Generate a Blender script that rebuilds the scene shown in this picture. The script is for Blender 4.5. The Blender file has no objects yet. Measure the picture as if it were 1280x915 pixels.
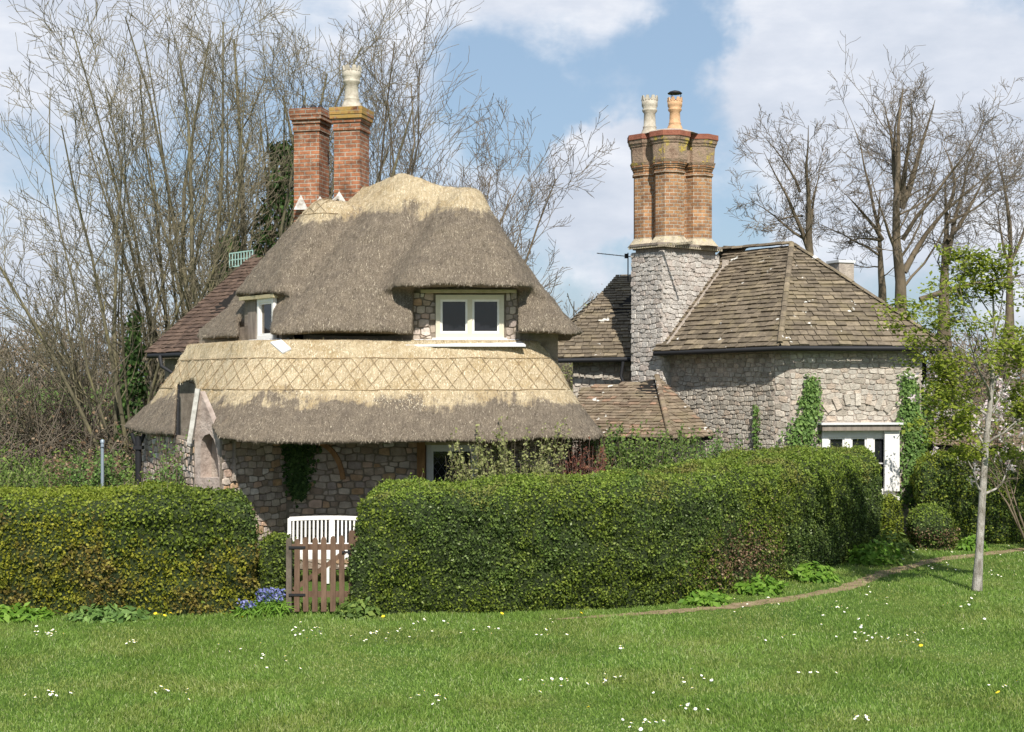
import bpy, math, random
import numpy as np
from mathutils import Vector, Matrix
from mathutils.bvhtree import BVHTree
R = math.radians
sc = bpy.context.scene
col = sc.collection
# ------------------------------------------------------------------ camera, sky, sun, exposure
FOC, HOR, EYE = 1760.0, 470.0, 3.1
cam = bpy.data.cameras.new('camera'); camo = bpy.data.objects.new('camera', cam); col.objects.link(camo)
camo.location = (0, 0, EYE); camo.rotation_euler = (R(90), 0, 0)
cam.sensor_width = 36; cam.lens = 36 * FOC / 1280; cam.shift_y = (HOR - 457.5) / 1280
cam.clip_start = 0.1; cam.clip_end = 3000
sc.camera = camo
SUN_EL, SUN_AZ, SUN_E, SKY_S, EXPO = 47.0, 10.0, 5.0, 0.078, 0.37
sc.view_settings.view_transform = 'Standard'; sc.view_settings.look = 'None'
sc.view_settings.gamma = 1; sc.view_settings.exposure = EXPO
sc.view_settings.use_curve_mapping = False
world = bpy.data.worlds.new('World'); sc.world = world; world.use_nodes = True

def at(px, py, Y):
    """world point seen at photo pixel px,py at the depth Y"""
    return Vector(((px - 640) * Y / FOC, Y, EYE - (py - HOR) * Y / FOC))

class NT:
    def __init__(s, tree): s.t = tree; s.n = tree.nodes; s.l = tree.links
    def node(s, typ, **kw):
        n = s.n.new(typ)
        for k, v in kw.items():
            if k in ('inp',):
                for a, b in v.items(): s.put(n, a, b)
            else: setattr(n, k, v)
        return n
    def put(s, n, a, b):
        if isinstance(b, bpy.types.NodeSocket): s.l.new(b, n.inputs[a])
        elif isinstance(b, bpy.types.Node): s.l.new(b.outputs[0], n.inputs[a])
        else: n.inputs[a].default_value = b
    def math(s, op, a, b=0.0, c=None, clamp=False):
        n = s.node('ShaderNodeMath', operation=op, use_clamp=clamp); s.put(n, 0, a); s.put(n, 1, b)
        if c is not None: s.put(n, 2, c)
        return n.outputs[0]
    def vmath(s, op, a, b=(0, 0, 0)):
        n = s.node('ShaderNodeVectorMath', operation=op); s.put(n, 0, a); s.put(n, 1, b); return n
    def noise(s, vec, scale, detail=3, rough=.55, dist=0.0, out=0):
        n = s.node('ShaderNodeTexNoise', inp={'Scale': scale, 'Detail': detail, 'Roughness': rough, 'Distortion': dist})
        if vec is not None: s.put(n, 'Vector', vec)
        return n.outputs[out]
    def scale(s, vec, v):
        n = s.node('ShaderNodeMapping'); s.put(n, 'Vector', vec); n.inputs['Scale'].default_value = v; return n.outputs[0]
    def ramp(s, fac, stops, interp='LINEAR'):
        n = s.node('ShaderNodeValToRGB'); s.put(n, 'Fac', fac); cr = n.color_ramp; cr.interpolation = interp
        while len(cr.elements) < len(stops): cr.elements.new(.5)
        for e, (p, c) in zip(cr.elements, stops):
            e.position = p; e.color = (c[0], c[1], c[2], 1) if not isinstance(c, (int, float)) else (c, c, c, 1)
        return n.outputs[0]
    def mix(s, fac, a, b, mode='MIX'):
        n = s.node('ShaderNodeMix', data_type='RGBA', blend_type=mode)
        for i, v in ((0, fac), (6, a), (7, b)):
            if isinstance(v, bpy.types.NodeSocket): s.l.new(v, n.inputs[i])
            else: n.inputs[i].default_value = v if isinstance(v, (int, float)) else (v[0], v[1], v[2], 1)
        return n.outputs[2]
    def smooth(s, v, a, b):
        n = s.node('ShaderNodeMapRange', interpolation_type='SMOOTHSTEP', clamp=True)
        s.put(n, 'Value', v); n.inputs['From Min'].default_value = a; n.inputs['From Max'].default_value = b
        return n.outputs[0]

# sky: Nishita with a deck of cumulus mixed in by direction
w = NT(world.node_tree); w.n.clear()
wo = w.node('ShaderNodeOutputWorld'); bg = w.node('ShaderNodeBackground'); w.l.new(bg.outputs[0], wo.inputs[0])
sky = w.node('ShaderNodeTexSky', sky_type='NISHITA', sun_disc=False)
sky.sun_elevation = R(SUN_EL); sky.sun_rotation = R(180 - SUN_AZ); sky.air_density = 1.0; sky.dust_density = 1.2; sky.ozone_density = 1.2
geo = w.node('ShaderNodeTexCoord').outputs['Generated']
def sdir(px, py): v = Vector(((px - 640) / FOC, 1, (HOR - py) / FOC)); return v.normalized()
st = w.scale(geo, (1, 1, 1.9))
n1 = w.noise(st, 4.2, 9, .6, .25); n2 = w.noise(st, 11, 6, .6, .1)
den = w.math('ADD', w.math('MULTIPLY', n1, .75), w.math('MULTIPLY', n2, .25))
geow = w.vmath('ADD', geo, w.vmath('MULTIPLY', w.vmath('SUBTRACT', w.noise(geo, 7, 6, .6, out=1), (.5, .5, .5)).outputs[0], (.16, .16, .16)).outputs[0]).outputs[0]
CLOUD = [(40, 70, .13, .30), (250, 20, .10, .16), (520, -10, .13, .20), (700, 30, .08, .12), (1120, 60, .13, .30), (960, 130, .07, .22), (1280, 130, .10, .16),
         (740, 260, .055, .34), (790, 225, .04, .24), (740, 330, .05, .2), (1020, 250, .09, .16), (1230, 260, .1, .2), (620, 300, .08, .14), (100, 330, .12, .16),
         (640, 120, .09, -.22), (820, 100, .07, -.22), (880, 30, .06, -.22), (700, 180, .05, -.16), (40, 190, .06, -.14), (930, 300, .05, -.1), (1250, 210, .03, -.1)]
for px, py, r, wt in CLOUD:
    d = w.vmath('DISTANCE', geow, tuple(sdir(px, py))).outputs['Value']
    f = w.node('ShaderNodeMapRange', interpolation_type='SMOOTHSTEP', clamp=True); w.put(f, 'Value', d)
    f.inputs['From Min'].default_value = 0; f.inputs['From Max'].default_value = r; f.inputs['To Min'].default_value = wt; f.inputs['To Max'].default_value = 0
    den = w.math('ADD', den, f.outputs[0])
cover = w.smooth(den, .44, .67)
shade = w.noise(w.scale(geo, (1, 1, 2.6)), 6.5, 6, .6)
ccol = w.ramp(shade, [(.32, (6.1, 6.7, 7.8)), (.52, (7.7, 8.1, 9.0)), (.70, (10.0, 10.1, 10.5))])
blue = w.mix(.50, sky.outputs[0], (4.6, 6.5, 8.8))
w.l.new(w.mix(w.math('MULTIPLY', cover, .93), blue, ccol), bg.inputs['Color'])
bg.inputs['Strength'].default_value = SKY_S

sun = bpy.data.lights.new('sun', 'SUN'); suno = bpy.data.objects.new('sun', sun); col.objects.link(suno)
sun.energy = SUN_E; sun.angle = R(.5); sun.color = (1, .955, .88)
SD = Vector((math.cos(R(SUN_EL)) * math.sin(R(SUN_AZ)), -math.cos(R(SUN_EL)) * math.cos(R(SUN_AZ)), math.sin(R(SUN_EL))))
suno.rotation_euler = (-SD).to_track_quat('-Z', 'Y').to_euler(); suno.location = (6, -10, 20)

# ------------------------------------------------------------------ helpers: objects
def tag(o, label=None, cat=None, group=None, kind=None):
    if label: o['label'] = label
    if cat: o['category'] = cat
    if group: o['group'] = group
    if kind: o['kind'] = kind
    return o
def empty(name, loc, label=None, cat=None, group=None):
    o = bpy.data.objects.new(name, None); col.objects.link(o); o.location = loc; o.empty_display_size = .2
    return tag(o, label, cat, group)
def link(name, me, parent=None):
    o = bpy.data.objects.new(name, me); col.objects.link(o)
    if parent is not None:
        o.parent = parent
        p = Vector((0, 0, 0)); q = parent
        while q is not None: p += q.location; q = q.parent
        o.location = -p            # every mesh is written in world metres; things carry the base point
    return o
def np_mesh(name, V, F, mats, parent=None, smooth=False, mi=None, uv=None):
    """V (n,3); F (m,k) one polygon size"""
    V = np.asarray(V, np.float32); F = np.asarray(F, np.int32); k = F.shape[1]; m = len(F)
    me = bpy.data.meshes.new(name); me.vertices.add(len(V)); me.vertices.foreach_set('co', V.ravel())
    me.loops.add(m * k); me.loops.foreach_set('vertex_index', F.ravel())
    me.polygons.add(m); me.polygons.foreach_set('loop_start', np.arange(m, dtype=np.int32) * k)
    if smooth: me.polygons.foreach_set('use_smooth', np.ones(m, bool))
    if mi is not None: me.polygons.foreach_set('material_index', np.asarray(mi, np.int32))
    for x in (mats if isinstance(mats, (list, tuple)) else [mats]): me.materials.append(x)
    me.update(calc_edges=True)
    return link(name, me, parent)

class MB:
    """collects shapes, then builds ONE mesh object"""
    def __init__(s): s.v = []; s.f = []; s.m = []; s.uv = []; s.sm = []
    def add(s, V, F, m=0, UV=None, smooth=False):
        b = len(s.v); s.v += [tuple(v) for v in V]
        for i, f in enumerate(F):
            s.f.append([b + j for j in f]); s.m.append(m); s.sm.append(smooth)
            s.uv.append(UV[i] if UV else None)
        return s
    def box(s, c, size, rz=0, m=0, uv=False):
        hx, hy, hz = size[0] / 2, size[1] / 2, size[2] / 2; M = Matrix.Rotation(rz, 3, 'Z'); c = Vector(c)
        P = [c + M @ Vector((x * hx, y * hy, z * hz)) for z in (-1, 1) for x, y in ((-1, -1), (1, -1), (1, 1), (-1, 1))]
        F = [(3, 2, 1, 0), (4, 5, 6, 7), (0, 1, 5, 4), (1, 2, 6, 5), (2, 3, 7, 6), (3, 0, 4, 7)]
        U = None
        if uv:
            z0, z1 = c.z - hz, c.z + hz; a = [0, 2 * hx, 2 * hx + 2 * hy, 4 * hx + 2 * hy, 4 * hx + 4 * hy]
            U = [[(0, 0), (size[0], 0), (size[0], size[1]), (0, size[1])]] * 2 + [[(a[i], z0), (a[i + 1], z0), (a[i + 1], z1), (a[i], z1)] for i in range(4)]
        return s.add(P, F, m, U)
    def beam(s, a, b, wd, th, m=0, up=(0, 0, 1)):
        a = Vector(a); b = Vector(b); d = (b - a).normalized(); u = Vector(up)
        if abs(d.dot(u)) > .98: u = Vector((0, 1, 0))
        x = d.cross(u).normalized(); y = x.cross(d).normalized()
        P = [p + x * (sx * wd / 2) + y * (sy * th / 2) for p in (a, b) for sx, sy in ((-1, -1), (1, -1), (1, 1), (-1, 1))]
        return s.add(P, [(0, 1, 2, 3), (7, 6, 5, 4), (0, 4, 5, 1), (1, 5, 6, 2), (2, 6, 7, 3), (3, 7, 4, 0)], m)
    def prism(s, pts, z0, z1, m=0, uv=True, top=True):
        """vertical prism over a counter-clockwise plan outline"""
        n = len(pts); V = [(p[0], p[1], z0) for p in pts] + [(p[0], p[1], z1) for p in pts]; F = []; U = []; a = 0
        for i in range(n):
            j = (i + 1) % n; L = math.dist(pts[i][:2], pts[j][:2])
            F.append((i, j, n + j, n + i)); U.append([(a, z0), (a + L, z0), (a + L, z1), (a, z1)]); a += L
        if top: F.append(tuple(range(n, 2 * n))); U.append([(p[0], p[1]) for p in pts]); F.append(tuple(range(n - 1, -1, -1))); U.append([(p[0], p[1]) for p in pts[::-1]])
        return s.add(V, F, m, U if uv else None)
    def lathe(s, c, prof, n=16, m=0, ph=0, smooth=True, tip=None):
        """prof: list of (r, z) offsets"""
        V = []; c = Vector(c)
        for r, z in prof:
            for i in range(n):
                t = ph + 2 * math.pi * i / n; V.append((c.x + r * math.cos(t), c.y + r * math.sin(t), c.z + z))
        F = []
        for k in range(len(prof) - 1):
            for i in range(n): F.append((k * n + i, k * n + (i + 1) % n, (k + 1) * n + (i + 1) % n, (k + 1) * n + i))
        U = [[(i * .1, prof[k][1]), ((i + 1) * .1, prof[k][1]), ((i + 1) * .1, prof[k + 1][1]), (i * .1, prof[k + 1][1])] for k in range(len(prof) - 1) for i in range(n)]
        s.add(V, F, m, U, smooth)
        s.add(V[-n:], [tuple(range(n))], m); s.add(V[:n], [tuple(range(n - 1, -1, -1))], m)
        return s
    def tube(s, pts, rad, n=6, m=0, smooth=True):
        pts = [Vector(p) for p in pts]; rad = rad if isinstance(rad, (list, tuple)) else [rad] * len(pts); V = []
        px = None
        for i, p in enumerate(pts):
            d = (pts[min(i + 1, len(pts) - 1)] - pts[max(i - 1, 0)]).normalized()
            if px is None:
                px = d.cross(Vector((0, 0, 1)))
                if px.length < .05: px = d.cross(Vector((0, 1, 0)))
            px = (px - d * px.dot(d)).normalized(); y = d.cross(px)
            for k in range(n):
                t = 2 * math.pi * k / n; V.append(p + (px * math.cos(t) + y * math.sin(t)) * rad[i])
        F = [(i * n + k, i * n + (k + 1) % n, (i + 1) * n + (k + 1) % n, (i + 1) * n + k) for i in range(len(pts) - 1) for k in range(n)]
        s.add(V, F, m, None, smooth)
        s.add(V[-n:], [tuple(range(n))], m); s.add(V[:n], [tuple(range(n - 1, -1, -1))], m)
        return s
    def build(s, name, mats, parent=None):
        me = bpy.data.meshes.new(name); me.from_pydata(s.v, [], s.f)
        me.polygons.foreach_set('material_index', s.m); me.polygons.foreach_set('use_smooth', s.sm)
        if any(u is not None for u in s.uv):
            L = me.uv_layers.new(name='UVMap'); d = L.data
            for p, u in zip(me.polygons, s.uv):
                if u is not None:
                    for li, c in zip(p.loop_indices, u): d[li].uv = c
        for x in (mats if isinstance(mats, (list, tuple)) else [mats]): me.materials.append(x)
        me.update()
        return link(name, me, parent)

# ------------------------------------------------------------------ helpers: noise, signed distance surfaces
def vnoise(P, scale, seed=0):
    """trilinear value noise in -1..1 on points P (...,3)"""
    rs = np.random.RandomState(seed); T = rs.rand(32, 32, 32).astype(np.float32) * 2 - 1
    Q = np.asarray(P, np.float32) * scale + 100.37; i = np.floor(Q).astype(np.int32); f = Q - i; f = f * f * (3 - 2 * f)
    out = 0
    for dx in (0, 1):
        for dy in (0, 1):
            for dz in (0, 1):
                wgt = (f[..., 0] if dx else 1 - f[..., 0]) * (f[..., 1] if dy else 1 - f[..., 1]) * (f[..., 2] if dz else 1 - f[..., 2])
                out = out + wgt * T[(i[..., 0] + dx) & 31, (i[..., 1] + dy) & 31, (i[..., 2] + dz) & 31]
    return out
def fbm(P, scale, seed=0, octs=3): return sum(vnoise(P, scale * 2 ** o, seed + o) * .5 ** o for o in range(octs)) / 1.6
def smax(a, b, k):
    h = np.maximum(k - np.abs(a - b), 0) / k; return np.maximum(a, b) + h * h * k * .25
def smin(a, b, k): return -smax(-a, -b, k)
def plane3(P, a, b, c, up=True):
    """signed distance to the plane through a,b,c, positive above"""
    a, b, c = map(Vector, (a, b, c)); n = (b - a).cross(c - a).normalized()
    if (n.z < 0) == up: n = -n
    return (P[..., 0] - a.x) * n.x + (P[..., 1] - a.y) * n.y + (P[..., 2] - a.z) * n.z
def surface(fn, lo, hi, h):
    """surface nets over fn(P)<0; returns verts, quads"""
    ax = [np.arange(lo[i], hi[i] + h, h, dtype=np.float32) for i in range(3)]
    P = np.stack(np.meshgrid(*ax, indexing='ij'), -1); D = fn(P).astype(np.float32); del P
    S = D < 0; nx, ny, nz = D.shape
    cs = [(a, b, c) for a in (0, 1) for b in (0, 1) for c in (0, 1)]
    sub = lambda A, o: A[o[0]:nx - 1 + o[0], o[1]:ny - 1 + o[1], o[2]:nz - 1 + o[2]]
    cnt = sum(sub(S, c).astype(np.int8) for c in cs); act = (cnt > 0) & (cnt < 8)
    I = np.argwhere(act); idx = -np.ones(act.shape, np.int32); idx[act] = np.arange(len(I))
    acc = np.zeros((len(I), 3), np.float32); num = np.zeros(len(I), np.float32)
    for a in cs:
        for axis in range(3):
            if a[axis]: continue
            b = list(a); b[axis] = 1
            da = D[I[:, 0] + a[0], I[:, 1] + a[1], I[:, 2] + a[2]]; db = D[I[:, 0] + b[0], I[:, 1] + b[1], I[:, 2] + b[2]]
            m = (da < 0) != (db < 0); t = np.where(m, da / np.where(m, da - db, 1), 0)
            p = np.tile(np.array(a, np.float32), (len(I), 1)); p[:, axis] = t
            acc[m] += p[m]; num[m] += 1
    V = (I + acc / num[:, None]) * h + np.array(lo, np.float32)
    Q = []
    for axis in range(3):
        b1, b2 = [(1, 2), (2, 0), (0, 1)][axis]
        sl0 = [slice(None)] * 3; sl1 = [slice(None)] * 3; sl0[axis] = slice(0, -1); sl1[axis] = slice(1, None)
        e = S[tuple(sl0)] != S[tuple(sl1)]; J = np.argwhere(e); J = J[(J[:, b1] > 0) & (J[:, b2] > 0) & (J[:, b1] < D.shape[b1] - 1) & (J[:, b2] < D.shape[b2] - 1)]
        ins = S[J[:, 0], J[:, 1], J[:, 2]]
        def g(o1, o2):
            K = J.copy(); K[:, b1] -= o1; K[:, b2] -= o2; return idx[K[:, 0], K[:, 1], K[:, 2]]
        q = np.stack([g(1, 1), g(0, 1), g(0, 0), g(1, 0)], 1); q[~ins] = q[~ins][:, ::-1]; Q.append(q)
    Q = np.concatenate(Q); Q = Q[(Q >= 0).all(1)]
    return V, Q
def sample(V, Q, n, rs):
    """n random points on a quad mesh with normals"""
    A, B, C, D = V[Q[:, 0]], V[Q[:, 1]], V[Q[:, 2]], V[Q[:, 3]]
    N = np.cross(C - A, D - B); ar = np.linalg.norm(N, axis=1) * .5; N /= (ar[:, None] * 2 + 1e-9)
    k = rs.choice(len(Q), n, p=ar / ar.sum()); u, v = rs.rand(n, 1), rs.rand(n, 1)
    P = (A[k] * (1 - u) + B[k] * u) * (1 - v) + (D[k] * (1 - u) + C[k] * u) * v
    return P.astype(np.float32), N[k].astype(np.float32)
def unit(a): return a / (np.linalg.norm(a, axis=-1, keepdims=True) + 1e-9)
def leaves(P, N, L, W, rs, spread=.8, droop=0.0, axis=None):
    """one folded diamond leaf per point: returns V, F (two triangles as quads 0-1-2-3)"""
    n = len(P); nn = unit(N + rs.normal(0, spread, (n, 3))); t = rs.normal(0, 1, (n, 3)) if axis is None else axis + rs.normal(0, .45, (n, 3))
    t = t - nn * (t * nn).sum(1, keepdims=True); t = unit(t); t[:, 2] -= droop; b = np.cross(nn, t)
    s = (rs.rand(n, 1) * .7 + .65); L = L * s; W = W * s
    a0 = P; a1 = P + t * L * .45 + b * W * .5 + nn * W * .12; a2 = P + t * L; a3 = P + t * L * .45 - b * W * .5 + nn * W * .12
    V = np.stack([a0, a1, a2, a3], 1).reshape(-1, 3); F = np.arange(n * 4).reshape(-1, 4)
    return V, F
def blades(P, D, L, W, rs, face=None):
    """thin quads from P along D"""
    n = len(P); D = unit(D); s = np.cross(D, rs.normal(0, 1, (n, 3)) if face is None else face); s = unit(s) * (W * .5)
    L = L * (rs.rand(n, 1) * .8 + .5)
    V = np.stack([P - s, P + s, P + D * L + s * .5, P + D * L - s * .5], 1).reshape(-1, 3)
    return V, np.arange(n * 4).reshape(-1, 4)
def join(parts):
    V = []; F = []; M = []; b = 0
    for i, (v, f) in enumerate(parts):
        V.append(v); F.append(f + b); M.append(np.full(len(f), i, np.int32)); b += len(v)
    return np.concatenate(V), np.concatenate(F), np.concatenate(M)

# ------------------------------------------------------------------ materials
def mat(name):
    m = bpy.data.materials.new(name); m.use_nodes = True; t = NT(m.node_tree); p = t.n['Principled BSDF']
    return m, t, p
def oc(t): return t.node('ShaderNodeTexCoord').outputs['Object']
def uvc(t): return t.node('ShaderNodeTexCoord').outputs['UV']
def bump(t, p, h, dist=.02, strength=1.0):
    b = t.node('ShaderNodeBump', inp={'Height': h, 'Distance': dist, 'Strength': strength}); t.l.new(b.outputs[0], p.inputs['Normal']); return b
def mottled(name, stops, scale=6, rough=.85, bumpd=.01, detail=6, spec=.3, sc3=(1, 1, 1), bs=None):
    m, t, p = mat(name); c = t.scale(oc(t), sc3); f = t.noise(c, scale, detail, .65)
    t.put(p, 'Base Color', t.ramp(f, stops)); p.inputs['Roughness'].default_value = rough; p.inputs['Specular IOR Level'].default_value = spec
    if bumpd: bump(t, p, t.noise(c, bs or scale * 4, 5, .7), bumpd)
    return m
def island(name, stops, rough=.8, noise=.35, nscale=9, bumpd=.004, spec=.3, extra=None, bscale=40):
    """colour picked per loose piece (stone, tile), broken up by noise"""
    m, t, p = mat(name); r = t.node('ShaderNodeNewGeometry').outputs['Random Per Island']; c = oc(t); n = t.noise(c, nscale, 7, .65)
    base = t.ramp(r, stops); k = t.ramp(n, [(.3, 1 - noise), (.7, 1 + noise)]); cc = t.mix(1, base, k, 'MULTIPLY')
    if extra: cc = extra(t, cc, c)
    t.put(p, 'Base Color', cc); p.inputs['Roughness'].default_value = rough; p.inputs['Specular IOR Level'].default_value = spec
    if bumpd: bump(t, p, t.noise(c, bscale, 6, .7), bumpd)
    return m
def leafmat(name, stops, trans=.35, rough=.6, spec=.22, patch=None, pscale=1.2, ps=(.46, .6)):
    m, t, p = mat(name); r = t.node('ShaderNodeNewGeometry').outputs['Random Per Island']; cc = t.ramp(r, stops)
    if patch: cc = t.mix(t.smooth(t.noise(oc(t), pscale, 4, .6), *ps), cc, t.ramp(r, patch))
    t.put(p, 'Base Color', cc); p.inputs['Roughness'].default_value = rough; p.inputs['Specular IOR Level'].default_value = spec
    tr = t.node('ShaderNodeBsdfTranslucent'); t.put(tr, 'Color', cc); mx = t.node('ShaderNodeMixShader'); mx.inputs[0].default_value = trans
    t.l.new(p.outputs[0], mx.inputs[1]); t.l.new(tr.outputs[0], mx.inputs[2]); t.l.new(mx.outputs[0], t.n['Material Output'].inputs[0])
    return m
def plain(name, c, rough=.5, spec=.5, metal=0):
    m, t, p = mat(name); f = t.noise(oc(t), 14, 5, .6); t.put(p, 'Base Color', t.mix(f, [x * .86 for x in c], [min(1, x * 1.1) for x in c]))
    p.inputs['Roughness'].default_value = rough; p.inputs['Specular IOR Level'].default_value = spec; p.inputs['Metallic'].default_value = metal; return m

STRAW = (.60, .46, .24); WEATH = (.21, .165, .12)
def thatch_mat(name, zones):
    """weathered reed, with fresh straw where the new ridge and apron were laid. zones: (z0, z1) bands in height"""
    m, t, p = mat(name); c = oc(t); z = t.node('ShaderNodeSeparateXYZ'); t.l.new(c, z.inputs[0])
    wob = t.math('ADD', t.math('MULTIPLY', t.math('SUBTRACT', t.noise(c, 1.6, 5, .62), .5), 1.0), t.math('MULTIPLY', t.math('SUBTRACT', t.noise(t.scale(c, (1, .12, .12)), 14, 4, .6), .5), .40))
    zz = t.math('ADD', z.outputs[2], wob)
    fr = t.smooth(zz, zones[0], zones[1])
    if zones[2]:  # lower apron of the fresh straw stops where the upper eave begins
        fr = t.math('MULTIPLY', fr, t.math('SUBTRACT', 1.0, t.smooth(z.outputs[2], zones[2], zones[2] + .03)))
    sp = t.noise(t.scale(c, (1, 1, .45)), 85, 4, .75); md = t.noise(c, 5, 5, .6); mc = t.noise(t.scale(c, (1, .16, .16)), 34, 4, .6)
    wc = t.ramp(sp, [(.28, (.075, .058, .042)), (.5, (.20, .165, .125)), (.72, (.40, .335, .25))])
    wc = t.mix(1, wc, t.ramp(md, [(.3, (.78, .76, .76)), (.7, (1.16, 1.14, 1.1))]), 'MULTIPLY')
    wc = t.mix(1, wc, t.ramp(mc, [(.3, (.80, .79, .78)), (.7, (1.2, 1.2, 1.2))]), 'MULTIPLY')
    sc_ = t.ramp(sp, [(.28, (.34, .25, .145)), (.5, (.60, .49, .33)), (.72, (.84, .75, .57))])
    sc_ = t.mix(1, sc_, t.ramp(md, [(.3, (.8, .76, .7)), (.65, (1.05, 1.05, 1.03))]), 'MULTIPLY')
    sc_ = t.mix(t.math('MULTIPLY', t.smooth(t.noise(c, 2.3, 4, .6), .50, .66), .55), sc_, (.42, .30, .15)); sc_ = t.mix(1, sc_, t.ramp(mc, [(.3, (.80, .78, .74)), (.7, (1.14, 1.14, 1.12))]), 'MULTIPLY')
    t.put(p, 'Base Color', t.mix(fr, wc, sc_)); p.inputs['Roughness'].default_value = .85; p.inputs['Specular IOR Level'].default_value = .2
    h = t.math('ADD', t.math('MULTIPLY', sp, .6), t.math('MULTIPLY', mc, 1.0)); bump(t, p, h, .05, 1.0)
    return m
M = {}
M['thatch_up'] = thatch_mat('thatch_upper', (5.80, 5.98, 0)); M['thatch_low'] = thatch_mat('thatch_lower', (2.66, 2.80, 0))
M['straw_bit'] = island('straw_bits', [(0, (.09, .07, .05)), (.5, (.22, .18, .135)), (.9, (.36, .30, .225)), (1, (.62, .54, .40))], .7, .1, 9, 0)
M['straw_new'] = island('fresh_straw_bits', [(0, (.40, .30, .17)), (.4, (.62, .50, .33)), (1, (.86, .78, .60))], .6, .1, 9, 0)
M['hazel'] = mottled('hazel_spar', [(.3, (.17, .115, .06)), (.7, (.44, .33, .19))], 20, .7, 0)
def lichen(t, cc, c):
    a = t.smooth(t.noise(c, 7, 5, .7), .64, .72); return t.mix(t.math('MULTIPLY', a, .7), cc, (.62, .60, .54))
M['stone_warm'] = island('rubble_warm', [(0, (.28, .21, .16)), (.2, (.46, .38, .31)), (.4, (.34, .28, .25)), (.6, (.56, .48, .40)), (.72, (.44, .35, .28)), (.8, (.46, .29, .16)), (.88, (.52, .38, .31)), (1, (.68, .63, .57))], .9, .3, 8, .02, .2, None, 30)
M['stone_pale'] = island('rubble_pale', [(0, (.31, .27, .22)), (.3, (.48, .43, .36)), (.6, (.40, .365, .315)), (.8, (.58, .52, .44)), (1, (.46, .37, .29))], .9, .3, 8, .03, .2, lichen, 25)
M['stone_white'] = island('limewashed_rubble', [(0, (.42, .38, .34)), (.6, (.58, .54, .49)), (1, (.46, .39, .34))], .9, .30, 7, .035, .2, lichen, 20)
M['stone_plain'] = mottled('dressed_pink_stone', [(.3, (.26, .20, .165)), (.5, (.42, .34, .29)), (.7, (.52, .44, .38))], 4, .95, .03)
M['mortar'] = mottled('lime_mortar', [(.3, (.15, .12, .09)), (.7, (.30, .25, .20))], 7, .95, .02)
M['mortar_pale'] = mottled('pale_mortar', [(.3, (.30, .25, .21)), (.7, (.50, .43, .36))], 7, .95, .03)
M['mortar_white'] = mottled('limewash', [(.3, (.42, .37, .32)), (.7, (.60, .55, .50))], 7, .95, .03)
M['cream'] = mottled('cream_flaunching', [(.3, (.30, .25, .17)), (.55, (.52, .45, .33)), (.7, (.44, .36, .12))], 9, .95, .03)
def brick_mat(name, c1, c2, mort, grime=.5, sx=1.0, lich=True, zl=None):
    m, t, p = mat(name); u = uvc(t); c = oc(t)
    uu = t.vmath('ADD', u, t.vmath('MULTIPLY', t.noise(c, 14, 2, .5, out=1), (.012, .012, 0))).outputs[0]
    b = t.node('ShaderNodeTexBrick', offset=.5, inp={'Vector': uu, 'Color1': (*c1, 1), 'Color2': (*c2, 1), 'Mortar': (*mort, 1), 'Scale': 1.0, 'Mortar Size': .011, 'Mortar Smooth': .25, 'Brick Width': .225 * sx, 'Row Height': .075, 'Bias': -.1})
    g = t.ramp(t.noise(c, 3.2, 6, .7), [(.3, 1 - grime), (.62, 1.12)]); g2 = t.ramp(t.noise(c, 16, 5, .7), [(.3, .7), (.7, 1.2)])
    cc = t.mix(1, t.mix(1, b.outputs[0], g, 'MULTIPLY'), g2, 'MULTIPLY')
    if lich:
        a = t.smooth(t.noise(c, 8, 6, .7), .60, .68); cc = t.mix(t.math('MULTIPLY', a, .55), cc, (.42, .38, .30))
    if zl:   # orange lichen on the oversailing cap courses, where it grows
        z = t.node('ShaderNodeSeparateXYZ'); t.l.new(c, z.inputs[0]); k = t.math('MULTIPLY', t.smooth(z.outputs[2], zl, zl + .05), t.smooth(t.noise(c, 5, 4, .6), .38, .55))
        cc = t.mix(t.math('MULTIPLY', k, .8), cc, (.38, .25, .07))
    t.put(p, 'Base Color', cc); p.inputs['Roughness'].default_value = .9; p.inputs['Specular IOR Level'].default_value = .2
    h = t.math('ADD', t.math('MULTIPLY', b.outputs[1], -1.0), t.math('MULTIPLY', t.noise(c, 60, 4, .7), .5)); bump(t, p, h, .012)
    return m
M['brick_red'] = brick_mat('red_brick', (.42, .17, .085), (.30, .125, .07), (.40, .33, .26), .7, 1, True)
M['brick_lichen'] = brick_mat('red_brick_lichen', (.42, .17, .085), (.30, .125, .07), (.40, .33, .26), .7, 1, True, 7.78)
M['brick_orange'] = brick_mat('orange_brick', (.46, .245, .115), (.30, .15, .08), (.46, .38, .29), .5, .8, True)
M['cap_red'] = mottled('red_cap_tile', [(.3, (.20, .07, .045)), (.7, (.34, .13, .08))], 9, .85, .01)
M['corbel'] = mottled('lichened_corbel', [(.34, (.20, .13, .09)), (.45, (.34, .24, .17)), (.53, (.27, .20, .14)), (.60, (.50, .37, .08))], 3.6, .95, .03)
def tile_x(t, cc, c):
    a = t.smooth(t.noise(c, 3.3, 3, .6), .67, .69); b = t.smooth(t.noise(c, 2.0, 6, .75), .45, .68)
    cc = t.mix(t.math('MULTIPLY', b, .6), cc, (.21, .17, .10)); return t.mix(t.math('MULTIPLY', a, .85), cc, (.72, .70, .64))
M['slate'] = island('stone_tile', [(0, (.115, .092, .066)), (.5, (.150, .120, .086)), (.85, (.19, .152, .108)), (1, (.25, .20, .135))], .92, .35, 12, .012, .2, tile_x, 30)
M['slate_low'] = island('stone_tile_low', [(0, (.14, .10, .07)), (.5, (.19, .15, .105)), (.85, (.24, .185, .13)), (1, (.30, .18, .12))], .92, .35, 12, .012, .2, tile_x, 30)
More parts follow.
